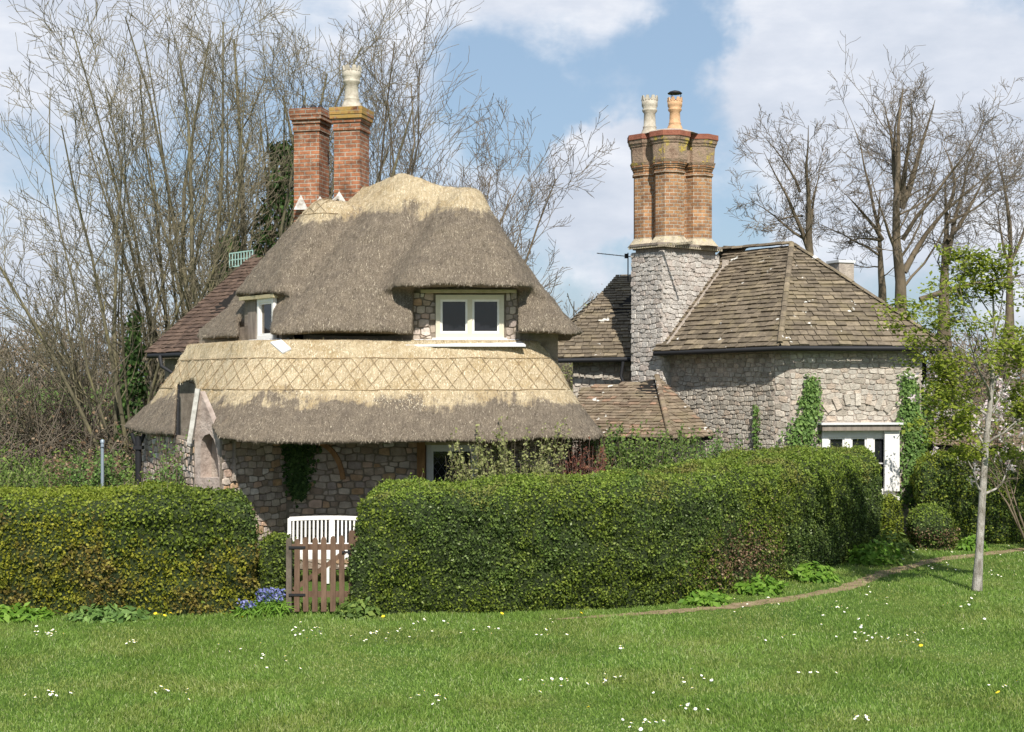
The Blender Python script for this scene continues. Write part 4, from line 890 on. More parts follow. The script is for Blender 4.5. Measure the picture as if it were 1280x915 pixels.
hedge('ball_shrub', 'round clipped shrub at the foot of the ivy columns', None, [(7.25, 25.2), (7.75, 25.1), (7.95, 25.4), (7.7, 25.7), (7.3, 25.65)], .74, M['box_leaf'], 3600, 15, .36, cat='shrub', bulge=.05, topmat=M['box_top'], mixfun=[(lambda P: .35 * (P[:, 2] < .4), M['brown_leaf'])])
hedge('ball_shrub', 'small bright topiary peeping out past the end of the long hedge', None, [(6.95, 26.1), (7.15, 26.1), (7.15, 26.4), (6.95, 26.4)], .95, M['bright_leaf'], 3600, 16, .3, cat='shrub', bulge=.06)
# ------------------------------------------------------------------ loose shrubs and herbs
def bush(name, label, cat, c, r, h, n, twig, leaf, seed, L=(.035, .024), up=1.0, lf=6, group=None, rad=.005, zlo=.35):
    """thin stems rising from one root > stems, leaves"""
    rs = np.random.RandomState(seed); rn = random.Random(seed); root = empty(name, (c[0], c[1], float(gz(*c))), label, cat, group); B = MB(); P = []
    z0 = float(gz(*c))
    for i in range(n):
        a = rn.uniform(0, 6.283); rr = r * math.sqrt(rn.random()); tx, ty = c[0] + math.cos(a) * rr, c[1] + math.sin(a) * rr; hh = h * rn.uniform(.6, 1.05); b0 = Vector((c[0] + math.cos(a) * rr * .35, c[1] + math.sin(a) * rr * .35, z0 - .05)); pts = []
        for k in range(6):
            f = k / 5; pts.append(Vector((b0.x + (tx - b0.x) * f ** 1.2 + rn.uniform(-.02, .02), b0.y + (ty - b0.y) * f ** 1.2, z0 + hh * f)))
        B.tube(pts, [rad * 1.5, rad * 1.3, rad, rad * .8, rad * .6, rad * .4], 3)
        for k in range(rn.randint(2, 4)):
            f = rn.uniform(.4, .9); j = int(f * 5); p = pts[j].lerp(pts[j + 1], f * 5 - j); q = p + Vector((rn.uniform(-.12, .12), rn.uniform(-.12, .12), rn.uniform(.08, .2))) * up; B.tube([p, q], [rad * .6, rad * .3], 3)
            for m_ in range(lf): P.append(p.lerp(q, rn.random()))
        for m_ in range(lf * 3):
            f = rn.uniform(zlo, 1); j = min(4, int(f * 5)); P.append(pts[j].lerp(pts[j + 1], f * 5 - j))
    B.build('stems', twig, root)
    if P:
        P = np.array([tuple(p) for p in P]) + rs.normal(0, .012, (len(P), 3)); V, F = leaves(P, np.tile([0, -.4, .8], (len(P), 1)), L[0], L[1], rs, .9); np_mesh('leaves', V, F, leaf, root)
    return root
bush('budding_shrub', 'twiggy shrub with pale green shoots in front of the lower cottage window', 'shrub', (.0, 21.0), 1.0, 2.4, 150, M['twig_olive'], M['pale_leaf'], 1, (.05, .03), lf=13)
bush('budding_shrub', 'sparse arching shrub reaching over the window at its left', 'shrub', (-.75, 21.3), .35, 2.0, 26, M['twig_olive'], M['pale_leaf'], 2, (.045, .026), lf=8)
bush('red_shrub', 'dark red twiggy shrub between the thatch and the lean-to roof', 'shrub', (1.1, 21.7), .5, 2.15, 150, M['twig_red'], M['red_leaf'], 3, (.04, .024), lf=9)
bush('green_shrub', 'leafy green shrub under the lean-to roof', 'shrub', (2.1, 22.7), .95, 2.3, 240, M['twig'], M['mid_leaf'], 4, (.055, .038), lf=11)
bush('green_shrub', 'lighter leafy shrub against the lean-to end wall', 'shrub', (3.35, 24.5), .8, 2.1, 160, M['twig'], M['ivy_light'], 5, (.05, .035), lf=8)
bush('dark_shrub', 'dark evergreen shrub in the shade of the thatch corner', 'shrub', (1.2, 23.6), .9, 2.15, 170, M['twig'], M['ivy'], 6, (.06, .04), lf=9)
bush('climbing_rose', 'rose with russet stems climbing the wall beside the porch gable', 'climber', (-5.35, 22.15), .38, 2.15, 55, M['twig_red'], M['ivy_light'], 7, (.05, .035), lf=6)
bush('climbing_rose', 'thinner rose growing between the black post and the porch', 'climber', (-5.65, 22.6), .30, 1.9, 26, M['twig_red'], M['mid_leaf'], 8, (.045, .03), lf=6)
for i, (x, y, r, h, mt, lab) in enumerate([(-8.3, 24.5, .9, 1.62, 'mid_leaf', 'bushy mixed shrub behind the golden hedge, left of the metal pole'), (-7.2, 24.3, .55, 1.8, 'ivy_light', 'bright leafy shrub just right of the metal pole'), (-9.6, 24.8, .9, 1.75, 'mid_leaf', 'straggly shrub behind the golden hedge at the left edge'), (-7.75, 25.6, .7, 1.75, 'brown_leaf', 'brownish shrub behind the metal pole'), (-9.0, 23.3, .9, 1.3, 'box_leaf', 'low dark shrub hugging the back of the golden hedge')]):
    bush('mixed_shrub', lab, 'shrub', (x, y), r, h, 110, M['twig'], M[mt], 20 + i, (.055, .038), lf=8)
def herb(name, label, cat, c, r, h, n, mt, seed, L=.10, W=.05, group=None, flower=None, nf=0):
    rs = np.random.RandomState(seed); root = empty(name, (c[0], c[1], 0), label, cat, group); a = rs.rand(n) * 6.283; rr = r * np.sqrt(rs.rand(n)); P = np.stack([c[0] + np.cos(a) * rr, c[1] + np.sin(a) * rr * .7, rs.rand(n) * h * (1 - (rr / r) ** 2 * .6)], 1)
    N = np.stack([np.cos(a) * .5, np.sin(a) * .5 - .3, np.full(n, .8)], 1); V, F = leaves(P, N, L, W, rs, .5, .2); np_mesh('leaves', V, F, mt, root)
    if flower:
        a = rs.rand(nf) * 6.283; rr = r * .8 * np.sqrt(rs.rand(nf)); P = np.stack([c[0] + np.cos(a) * rr, c[1] + np.sin(a) * rr * .6 - .05, h * (.7 + .6 * rs.rand(nf))], 1)
        V, F = leaves(P, rs.normal(0, 1, (nf, 3)), .035, .025, rs, 1.0); V = V; tag(np_mesh('flowers', V, F, flower, root), kind='stuff')
        Ps = np.repeat(P[::6], 1, 0); Ps[:, 2] = 0; V, F = blades(Ps, np.tile([0, 0, 1.0], (len(Ps), 1)) + rs.normal(0, .08, Ps.shape), h * 1.1, .006, rs); np_mesh('stems', V, F, mt, root)
    return root
herb('bluebell_clump', 'clump of blue-violet bluebells at the left foot of the picket gate', 'flowers', (-3.14, 18.35), .24, .26, 500, M['fresh_leaf'], 1, .14, .018, None, M['blue_petal'], 330)
herb('bluebell_clump', 'small sparse patch of bluebells under the hedge corner', 'flowers', (-3.42, 18.2), .14, .16, 200, M['fresh_leaf'], 2, .12, .018, None, M['blue_petal'], 70)
for i, (x, y, r, h, mt, lab) in enumerate([(6.0, 23.3, .42, .42, 'fresh_leaf', 'big-leaved bright green dock at the far bend of the long hedge'), (6.45, 24.0, .35, .5, 'mid_leaf', 'grey-green herb clump at the very end of the long hedge'), (4.6, 21.4, .35, .28, 'fresh_leaf', 'broad-leaved weed clump by the dirt path, nearer the gate than the dock'), (3.55, 20.2, .35, .22, 'fresh_leaf', 'low weed clump below the brown patch of the long hedge'), (2.65, 19.25, .3, .18, 'fresh_leaf', 'small weed clump where the dirt path meets the hedge foot'), (-2.0, 18.2, .28, .22, 'mid_leaf', 'leafy herb clump at the right foot of the picket gate'), (-5.2, 18.1, .5, .14, 'ivy_light', 'low weeds under the middle of the golden hedge'), (-6.4, 18.1, .5, .16, 'fresh_leaf', 'low weeds under the golden hedge at the left edge'), (8.25, 25.2, .25, .28, 'fresh_leaf', 'bright weed clump right of the round shrub')]):
    herb('weed_clump', lab, 'weeds', (x, y), r, h, int(900 * r), M[mt], 40 + i, .10 if r < .33 else .13, .055)
# ivy
def ivy(label, path, r, n, mt, seed, L=.055, flat=None, name='ivy'):
    """leaves clinging round a line of points, in front of or around what it climbs"""
    rs = np.random.RandomState(seed); pts = np.array([tuple(p) for p in path]); seg = rs.randint(0, len(pts) - 1, n); f = rs.rand(n, 1); P = pts[seg] * (1 - f) + pts[seg + 1] * f
    ra = np.array(r if isinstance(r, (list, tuple)) else [r] * len(pts)); rr = (ra[seg] * (1 - f[:, 0]) + ra[seg + 1] * f[:, 0])
    if flat is None:
        a = rs.rand(n) * 6.283; D = np.stack([np.cos(a), np.sin(a), np.zeros(n)], 1); cl = np.clip(1 + fbm(P + D, 3, seed, 2) * .9, .3, 2); P = P + D * (rr * cl)[:, None]; N = D
    else:
        t_ = np.array(flat[0]); nn_ = np.array(flat[1]); s = rs.normal(0, .5, n); s = np.clip(s, -1.2, 1.2); P = P + t_ * (s * rr)[:, None] + nn_ * (rs.rand(n) * .09 * np.maximum(.2, 1 - np.abs(s)))[:, None]; P[:, 2] += rs.normal(0, .06, n); N = np.tile(nn_ + np.array([0, 0, .25]), (n, 1))
    root = empty(name, tuple(pts[0]), label, 'ivy'); V, F = leaves(P, N, L, L * .85, rs, .45, .3); np_mesh('leaves', V, F, mt, root)
    B = MB(); B.tube([Vector(p) for p in pts], [max(.01, x * .12) for x in ra], 5); B.build('stems', M['bark_tan'], root); return root
wn = (nn.x, nn.y, 0); wt_ = (uu.x, uu.y, 0)
def onw(u, z, o=.05): p = q2 + uu * u + nn * o; return Vector((p.x, p.y, z))
ivy('ivy climbing the pale wall at the left of the white window', [onw(.12, 1.2), onw(.2, 1.9), onw(.38, 2.4), onw(.42, 3.05)], [.55, .38, .20, .14], 1900, M['ivy_light'], 1, .055, (wt_, wn))
ivy('thick ivy column on the right corner of the pale cottage', [onw(2.50, .6), onw(2.52, 1.5), onw(2.44, 2.3), onw(2.36, 3.1)], [.42, .40, .24, .16], 2600, M['ivy_light'], 2, .055, (wt_, wn))
ivy('second ivy column wrapping the far side of the pale cottage corner', [Vector((8.42, 28.1, .6)), Vector((8.4, 28.0, 1.6)), Vector((8.35, 27.9, 2.4)), Vector((8.3, 27.8, 3.0))], [.36, .32, .26, .12], 2400, M['ivy_light'], 3)
qa = (q1 - q0).normalized(); qn = Vector((qa.y, -qa.x, 0)); e_ = q0.lerp(q1, .86) + qn * .05
ivy('thin ivy shoot on the grey wall left of the corner', [e_ + Vector((0, 0, 1.3)), e_ + Vector((0, 0, 2.5))], [.12, .05], 260, M['ivy_light'], 4, .05, (tuple(qa), tuple(qn)))
ivy('dark ivy hanging under the thatch eave behind the bench', [Vector((-3.42, 22.5, 2.4)), Vector((-3.42, 22.5, 1.9)), Vector((-3.42, 22.52, 1.2))], [.30, .30, .12], 2200, M['ivy'], 5, .05, ((1, 0, 0), (0, -1, 0)))
# ------------------------------------------------------------------ gate, bench, pole
GT = empty('picket_gate', (-2.6, 18.4, 0), 'weathered brown wooden picket gate between the two hedges', 'gate')
rn = random.Random(2); Y = 18.42
for k in range(6):
    x = at(371 + k * 11.3, 0, Y).x; ht = .99 + .008 * k - .02 * rn.random(); B = MB(); w_ = .070; tilt = rn.uniform(-.008, .008)
    prof = [(-w_ / 2, 0.02), (w_ / 2, 0.02), (w_ / 2, ht - .05), (w_ * .36, ht - .015), (0, ht), (-w_ * .36, ht - .015), (-w_ / 2, ht - .05)]
    V = [(x + px_ + tilt * pz, Y - .012, pz) for px_, pz in prof] + [(x + px_ + tilt * pz, Y + .012, pz) for px_, pz in prof]; n_ = len(prof)
    B.add(V, [tuple(range(n_)), tuple(range(2 * n_ - 1, n_ - 1, -1))] + [(i, i + n_, (i + 1) % n_ + n_, (i + 1) % n_) for i in range(n_)]); B.build('picket', M['gate_wood'], GT)
xl_, xr_ = at(362, 0, Y).x, at(436, 0, Y).x
for z in (.86, .24): B = MB(); B.box(((xl_ + xr_) / 2, Y + .035, z), (xr_ - xl_, .04, .075)); B.build('rail', M['gate_wood'], GT)
B = MB(); B.beam((xl_ + .05, Y + .034, .30), (xr_ - .05, Y + .034, .80), .06, .03, up=(0, 1, 0)); B.build('brace', M['gate_wood'], GT)
B = MB(); xh = xr_ - .03; B.box((xh, Y - .03, .80), (.11, .012, .025)); B.box((xh + .03, Y - .04, .80), (.02, .03, .06)); B.build('latch', M['black_pipe'], GT)
for z in (.86, .24): B = MB(); B.box((xl_ + .10, Y - .018, z), (.22, .010, .030)); B.build('hinge', M['black_pipe'], GT)
def post(label, px, s, h, m=None):
    B = MB(); x = at(px, 0, Y).x; B.box((x, Y + .03, h / 2), (s, s, h)); B.box((x, Y + .03, h + .012), (s * .8, s * .8, .024)); return tag(B.build('gate_post', M[m or 'gate_wood'], None), label, 'post')
post('dark brown post at the hinge side of the picket gate', 361, .07, .95, 'bark_brown'); post('taller latch post right of the pickets', 440, .085, 1.05); post('second slimmer post pressed against the long hedge', 446, .06, .98)
BN = empty('garden_bench', (-2.9, 21.4, 0), 'white slatted garden bench against the thatched cottage wall', 'bench'); yb, yf = 21.55, 21.05; x0, x1 = at(361, 0, 21.5).x, at(462, 0, 21.5).x
B = MB(); n_ = 10
for i in range(n_):
    a, b = x0 + (x1 - x0) * i / n_, x0 + (x1 - x0) * (i + 1) / n_; za, zb_ = .91 + .02 * math.sin(math.pi * i / n_), .91 + .02 * math.sin(math.pi * (i + 1) / n_); B.beam((a, yb + .03, za), (b + .001, yb + .03, zb_), .035, .06)
B.build('top_rail', M['white'], BN); B = MB(); B.beam((x0, yb, .52), (x1, yb, .52), .035, .05); B.build('lower_rail', M['white'], BN)
k = 0; x = x0 + .06
while x < x1 - .04: B = MB(); B.beam((x, yb + .01, .53), (x, yb + .03, .90), .026, .014, up=(0, 1, 0)); B.build('slat', M['white'], BN); x += .062
for j in range(5): B = MB(); B.box(((x0 + x1) / 2, yf + .02 + j * .11, .44), (x1 - x0, .09, .025)); B.build('seat_slat', M['white'], BN)
B = MB(); B.box(((x0 + x1) / 2, yf - .03, .41), (x1 - x0, .025, .09)); B.build('seat_rail', M['white'], BN)
for x in (x0, x0 + (x1 - x0) * .53, x1):
    B = MB(); B.box((x, yf, .22), (.05, .05, .44)); B.build('leg', M['white'], BN); B = MB(); B.beam((x, yb, 0), (x, yb + .02, .92), .05, .05, up=(0, 1, 0)); B.build('leg', M['white'], BN)
for x in (x0, x1): B = MB(); B.beam((x, yf - .02, .66), (x, yb + .02, .68), .055, .03); B.beam((x, yf, .44), (x, yf, .65), .045, .045, up=(0, 1, 0)); B.build('arm', M['white'], BN)
B = MB(); x = at(128, 0, 23.6).x; B.tube([(x, 23.6, 0), (x, 23.6, 1.98)], .028, 10); B.lathe((x, 23.6, 1.98), [(.036, 0), (.036, .04), (.01, .06)], 10); B.box((x + .01, 23.57, 1.93), (.05, .03, .03)); tag(B.build('metal_pole', M['metal']), 'thin grey metal pole standing behind the golden hedge', 'pole')
# ------------------------------------------------------------------ trees
def tubes(lines, sides):
    """many tapering tubes at once; lines = [(points (k,3), radii (k,))]"""
    Vs_, Fs_ = [], []; b = 0; ang = np.arange(sides) * 2 * np.pi / sides; ca, sa = np.cos(ang), np.sin(ang)
    by = {}
    for p, r in lines: by.setdefault(len(p), []).append((p, r))
    for k, L in by.items():
        P = np.array([l[0] for l in L]); Rr = np.array([l[1] for l in L]); D = np.empty_like(P); D[:, 1:-1] = P[:, 2:] - P[:, :-2]; D[:, 0] = P[:, 1] - P[:, 0]; D[:, -1] = P[:, -1] - P[:, -2]; D = unit(D)
        ref = np.tile(np.array([.31, .95, .05]), (len(P), k, 1)); X = unit(ref - D * (ref * D).sum(-1, keepdims=True)); Yv = np.cross(D, X)
        V = P[:, :, None] + (X[:, :, None] * ca[None, None, :, None] + Yv[:, :, None] * sa[None, None, :, None]) * Rr[:, :, None, None]
        n = len(P); idx = np.arange(n * k * sides).reshape(n, k, sides) + b; nx_ = np.roll(idx, -1, axis=2)
        F = np.stack([idx[:, :-1], nx_[:, :-1], nx_[:, 1:], idx[:, 1:]], -1).reshape(-1, 4); Vs_.append(V.reshape(-1, 3)); Fs_.append(F); b += n * k * sides
    return np.concatenate(Vs_), np.concatenate(Fs_)
class Tree:
    def __init__(s, seed, twist=.18, grav=.06, ratio=.62, kids=(5, 6, 5, 4), spread=(.55, .6, .7, .8), lr=(.55, .5, .5, .5), minr=.0045, rk=.5, start=.25, droop=0):
        s.rn = random.Random(seed); s.rs = np.random.RandomState(seed); s.big = []; s.small = []; s.tips = []; s.kids = kids; s.spread = spread; s.lr = lr; s.twist = twist; s.grav = grav; s.minr = minr; s.rk = rk; s.start = start; s.droop = droop
    def grow(s, p, d, L, r, lev, cut=False, endr=None, start=None):
        k = 7 if lev < 2 else (5 if lev < 3 else 4); P = [np.array(p, float)]; d = np.array(d, float); d /= np.linalg.norm(d); er = (endr if endr is not None else (.6 if cut else .22)) * r
        for i in range(k - 1):
            d = d + s.rs.normal(0, s.twist / (1 + .0 * lev), 3) * (.6 if lev == 0 else 1); d[2] += s.grav * (1 if lev > 0 else .3); d[2] -= s.droop * (lev > 1); d /= np.linalg.norm(d); P.append(P[-1] + d * L / (k - 1))
        P = np.array(P); Rr = r + (er - r) * np.linspace(0, 1, k) ** .9; (s.big if lev < 2 else s.small).append((P, np.maximum(Rr, s.minr)))
        if lev < len(s.kids):
            n = s.kids[lev] + s.rn.randint(-1, 1); st_ = s.start if start is None else start
            for j in range(n):
                f = st_ + (1 - st_) * (j + s.rn.random()) / n; x = f * (k - 1); i = min(int(x), k - 2); q = P[i] + (P[i + 1] - P[i]) * (x - i); dd = P[i + 1] - P[i]; dd /= np.linalg.norm(dd)
                side = s.rs.normal(0, 1, 3); side -= dd * side.dot(dd); side /= np.linalg.norm(side); a = s.spread[lev] * s.rn.uniform(.6, 1.3); nd = dd * math.cos(a) + side * math.sin(a)
                rr = (r + (er - r) * f) * s.rk * s.rn.uniform(.7, 1.15); s.grow(q, nd, L * s.lr[lev] * s.rn.uniform(.6, 1.25) * (1.15 - .45 * f), max(rr, s.minr), lev + 1)
        else: s.tips.append(P[-1])
    def build(s, name, label, base, mt_trunk, mt_twig, group=None, cat='tree', leaf=None):
        root = empty(name, base, label, cat, group)
        v, f = tubes(s.big, 7); np_mesh('trunk', v, f, mt_trunk, root, smooth=True)
        if s.small: v, f = tubes(s.small, 3); np_mesh('crown', v, f, mt_twig, root)
        return root
def coppice(label, px, Y, n, H, seed, fan=.35, kids=(9, 6, 5), base_r=.35, r=.07, bias=(0, 0), rad=None, mt='bark_olive', tw='twig_olive', group='bare multi-stemmed trees behind the thatched cottage', minr=.0062):
    X = (px - 640) * Y / FOC; z = float(gz(X, Y)); t_ = Tree(seed, .13, .08, kids=kids, spread=(.6, .7, .8), lr=(.36, .45, .5), minr=minr, rk=.42, start=.22)
    for i in range(n):
        a = t_.rn.uniform(0, 6.283); f = fan * math.sqrt(t_.rn.random()); d = (math.cos(a) * f + bias[0], math.sin(a) * f * .7 + bias[1], 1); H_ = H * (1 - .45 * max(0, abs(d[0]) - .15)); t_.grow((X + math.cos(a) * base_r * t_.rn.random(), Y + math.sin(a) * base_r * t_.rn.random(), z - .1), d, H_ * t_.rn.uniform(.72, 1.05), r * t_.rn.uniform(.6, 1.3), 0)
    return t_, t_.build('bare_tree', label, (X, Y, z), M[mt], M[tw], group), X, z
coppice('tall bare tree with many olive stems fanning out, furthest left', 165, 34, 13, 9.6, 101, .55, bias=(-.04, 0), r=.07)
coppice('bare multi-stemmed tree just right of the furthest left one', 225, 37, 10, 11.6, 102, .34, r=.07)
t3, _, X3, z3 = coppice('bare multi-stemmed tree with dark ivy low on its stems, above the red tile roof', 285, 35, 11, 11.6, 103, .28, r=.09)
t4, _, X4, z4 = coppice('bare tree behind the brick chimneys with ivy reaching high up its trunk', 352, 36, 8, 12.6, 104, .24, r=.10)
coppice('spreading bare tree behind the thatched ridge, its right limbs reaching over the gap', 585, 37, 12, 8.6, 105, .60, r=.06, bias=(.0, 0), mt='bark_tan', tw='twig')
coppice('upright bare tree directly behind the right-hand brick chimney', 470, 38, 7, 11.0, 106, .30, r=.085, mt='bark_tan', tw='twig')
coppice('low arching bare tree leaning left over the meadow', 110, 36, 13, 6.2, 107, .85, r=.06, bias=(-.35, 0))
coppice('slim bare tree low in the gap between the two cottages', 665, 40, 8, 4.2, 108, .6, r=.04, mt='bark_tan', tw='twig')
for i, (a, b, rr, n_, lab) in enumerate([((X3 - .1, 34.6, z3 + .6), (X3 + .1, 34.6, z3 + 6.2), [.45, .55, .40, .2], 3800, 'ivy wrapping the stems above the red tile roof'), ((X4, 35.6, z4 + .6), (X4 + .1, 35.6, z4 + 8.6), [.7, .75, .6, .25], 6500, 'tall mass of ivy on the trunk left of the brick chimneys'), ((at(165, 0, 33.7).x, 33.7, .7), (at(168, 0, 33.7).x, 33.7, 4.6), [.35, .3, .2, .1], 1400, 'thin ivy on the leftmost bare trunk')]):
    a, b = Vector(a), Vector(b); ivy(lab, [a.lerp(b, k / 3) for k in range(4)], rr, n_, M['ivy'], 60 + i, .11)
# pollarded trees on the right
def pollard(label, px, Y, limbs, seed, r0, kids=(9, 6, 5), group='pollarded bare trees behind the stone cottage', tw='twig', H0=3.0, twl=.44, minr=.0055):
    X = (px - 640) * Y / FOC; z = float(gz(X, Y)); t_ = Tree(seed, .17, .05, kids=kids, spread=(1.0, .8, .7), lr=(twl, .55, .5), minr=minr, rk=.26, start=.06)
    s0 = at(limbs[0][0], limbs[0][1], Y); t_.big.append((np.array([(X, Y, z - .1), ((X + s0.x) / 2, Y, (z + s0.z) / 2), (s0.x, Y, s0.z)]), np.array([r0 * 1.2, r0, limbs[0][4]])))
    for (ax, ay, bx_, by, r, cut) in limbs:
        a, b = at(ax, ay, Y), at(bx_, by, Y); d = b - a; d.y = t_.rn.uniform(-.25, .25) * d.length; t_.grow(tuple(a), tuple(d), d.length * (.98 if cut else .94), r, 0, cut=cut, endr=r * (.62 if cut else .18))
    return t_.build('pollarded_tree', label, (X, Y, z), M['bark_tan'], M[tw], group)
pollard('leaning pollarded tree just right of the clustered chimney, above the tiled ridge', 1012, 40, [(1012, 315, 990, 158, 0.112, True), (1010, 310, 950, 180, 0.079, False), (1008, 300, 915, 245, 0.046, False), (1000, 240, 960, 150, 0.046, True), (1012, 300, 1020, 170, 0.052, False), (1004, 270, 940, 285, 0.033, False)], 201, .2, H0=3.6)
pollard('dark-trunked tree above the hip of the stone roof', 1103, 41, [(1103, 360, 1104, 235, 0.112, True), (1103, 300, 1046, 210, 0.072, False), (1102, 300, 1040, 290, 0.052, False), (1100, 290, 1062, 120, 0.059, False), (1100, 320, 1000, 260, 0.039, False)], 202, .2, H0=3.2)
pollard('largest pollarded tree with a cluster of sawn-off upright limbs', 1126, 38, [(1126, 400, 1122, 110, 0.177, True), (1124, 250, 1100, 125, 0.092, True), (1128, 250, 1140, 118, 0.085, True), (1126, 260, 1162, 122, 0.112, True), (1126, 240, 1118, 105, 0.079, True), (1128, 300, 1190, 115, 0.066, False), (1130, 340, 1210, 175, 0.098, False), (1126, 330, 1090, 200, 0.066, False)], 203, .3, H0=2.8)
pollard('pollarded tree at the right with long limbs sweeping over the young tree', 1180, 39, [(1180, 370, 1188, 215, 0.144, True), (1182, 330, 1235, 140, 0.085, False), (1150, 375, 1290, 300, 0.092, False), (1185, 300, 1270, 200, 0.066, False), (1185, 260, 1215, 160, 0.066, True), (1182, 280, 1290, 230, 0.046, False)], 204, .26, H0=2.8)
pollard('furthest right bare tree, half out of the picture', 1262, 42, [(1262, 360, 1262, 190, 0.098, False), (1262, 330, 1215, 230, 0.052, False), (1262, 330, 1320, 230, 0.066, False), (1262, 300, 1240, 150, 0.052, False)], 205, .2, H0=3.0)
# young tree on the green with its first leaves
YT = Tree(301, .14, .05, kids=(0, 8, 5), spread=(.9, .8, .8), lr=(.45, .45, .5), minr=.004, rk=.5, start=.15); Yt = 20.4
trunk = [at(1221, 738, Yt), at(1224, 690, Yt), at(1228, 620, Yt), at(1232, 560, Yt), at(1240, 480, Yt), at(1243, 410, Yt), at(1240, 345, Yt)]
YT.big.append((np.array([tuple(p) for p in trunk]), np.array([.078, .058, .053, .046, .034, .020, .008])))
for (ax, ay, bx_, by, r) in [(1229, 615, 1185, 595, .022), (1230, 618, 1285, 608, .022), (1231, 570, 1170, 520, .02), (1233, 555, 1285, 520, .02), (1236, 520, 1160, 455, .022), (1238, 500, 1160, 400, .02), (1240, 480, 1290, 430, .018), (1242, 440, 1190, 360, .016), (1243, 420, 1275, 350, .014), (1242, 400, 1210, 335, .012), (1234, 540, 1150, 490, .016), (1241, 460, 1150, 410, .014), (1232, 560, 1200, 470, .016), (1236, 520, 1290, 470, .016)]:
    a, b = at(ax, ay, Yt), at(bx_, by, Yt); d = b - a; d.y = YT.rn.uniform(-.9, .9) * d.length; YT.grow(tuple(a), tuple(d), d.length * 1.15, r, 1, start=.3)
YR = YT.build('young_tree', 'young pale-barked tree with bright new leaves standing on the green at the right', tuple(at(1221, 738, Yt)), M['bark_birch'], M['twig'], cat='tree')
tips = np.array([p[-1] for p, r in YT.small] + [p[len(p) // 2] for p, r in YT.small if YT.rn.random() < .6]); rs = np.random.RandomState(9)
tips = tips[(tips[:, 2] > 1.9)]; tips = tips[fbm(tips, 1.3, 4, 2) > -.38]
Pc = np.repeat(tips, 11, 0) + rs.normal(0, 1, (len(tips) * 11, 3)) * np.array([.075, .075, .028]); v, f = leaves(Pc, np.tile([0, -.15, 1.0], (len(Pc), 1)), .062, .046, rs, .45, .15); np_mesh('leaves', v, f, M['bright_leaf'], YR)
# magnolia in flower at the right edge
MG = Tree(302, .14, .06, kids=(6, 5), spread=(.7, .7), lr=(.5, .5), minr=.004, rk=.5, start=.3)
for i in range(9):
    a = MG.rn.uniform(0, 6.283); MG.grow((9.2, 25.0, 0), (math.cos(a) * .5, math.sin(a) * .4, 1), MG.rn.uniform(2.2, 3.3), .022, 0)
MR = MG.build('magnolia', 'magnolia with pink-white blossom behind the young tree', (9.2, 25.0, 0), M['bark_tan'], M['twig'])
tp = np.array(MG.tips); rs = np.random.RandomState(4); k = rs.rand(len(tp)); fl = tp[k < .7]; Pc = np.repeat(fl, 14, 0) + rs.normal(0, .035, (len(fl) * 14, 3)); v, f = leaves(Pc, rs.normal(0, 1, Pc.shape), .07, .045, rs, .8); np_mesh('blossom', v, f, M['pink_petal'], MR)
lf_ = np.repeat(tp, 8, 0) + rs.normal(0, .09, (len(tp) * 8, 3)); v, f = leaves(lf_, np.tile([0, -.3, .9], (len(lf_), 1)), .055, .03, rs, .7); np_mesh('leaves', v, f, M['mid_leaf'], MR)
# scrub, thicket and far woodland
def scrub(name, label, boxes, n, seed, Hs, mt, leafm, nl, fan=.7, kids=(5, 4), minr=.008, kind='stuff', L=.08):
    t_ = Tree(seed, .2, .02, kids=kids, spread=(.8, .9), lr=(.5, .5), minr=minr, rk=.5, start=.1)
    for i in range(n):
        px0, px1, Ya, Yb = boxes[t_.rn.randrange(len(boxes))]; Y = t_.rn.uniform(Ya, Yb); X = (t_.rn.uniform(px0, px1) - 640) * Y / FOC; z = float(gz(X, Y)); a = t_.rn.uniform(0, 6.283)
        t_.grow((X, Y, z - .1), (math.cos(a) * fan, math.sin(a) * fan, 1), t_.rn.uniform(*Hs), .03, 1)
    v, f = tubes(t_.big + t_.small, 3); parts = [(v, f)]; mm = [mt]; rs = np.random.RandomState(seed)
    if nl:
        pts = np.concatenate([p for p, r in t_.small]); P = pts[rs.randint(0, len(pts), nl)] + rs.normal(0, .05, (nl, 3)); parts.append(leaves(P, np.tile([0, -.3, .9], (nl, 1)), L, L * .7, rs, .8)); mm.append(leafm)
    V, F, mi = join(parts); return tag(np_mesh(name, V, F, mm, mi=mi), label, kind=kind)
scrub('thicket', 'dense brown leafless thicket at the field edge behind the cottages', [(-40, 330, 33, 41)], 560, 401, (1.6, 3.4), M['twig'], M['brown_leaf'], 6000, .8, (6, 5), .010)
scrub('bramble_scrub', 'low green and brown bramble scrub along the meadow', [(-40, 240, 29.5, 34)], 260, 402, (.7, 1.6), M['twig_olive'], M['mid_leaf'], 22000, 1.0, (5, 4), .007)
scrub('hedgerow', 'budding hedgerow in the gap between the cottages', [(640, 800, 37, 46)], 200, 403, (2.0, 3.6), M['twig_olive'], M['pale_leaf'], 14000, .7, (6, 5), .010)
scrub('undergrowth', 'brown undergrowth below the pollarded trees', [(1060, 1340, 33, 42)], 260, 404, (1.6, 3.6), M['twig'], M['brown_leaf'], 5000, .7, (6, 5), .010)
scrub('undergrowth', 'greening undergrowth behind the young tree', [(1140, 1340, 28.5, 31)], 110, 406, (1.6, 3.3), M['twig_olive'], M['mid_leaf'], 12000, .6, (6, 5), .008)
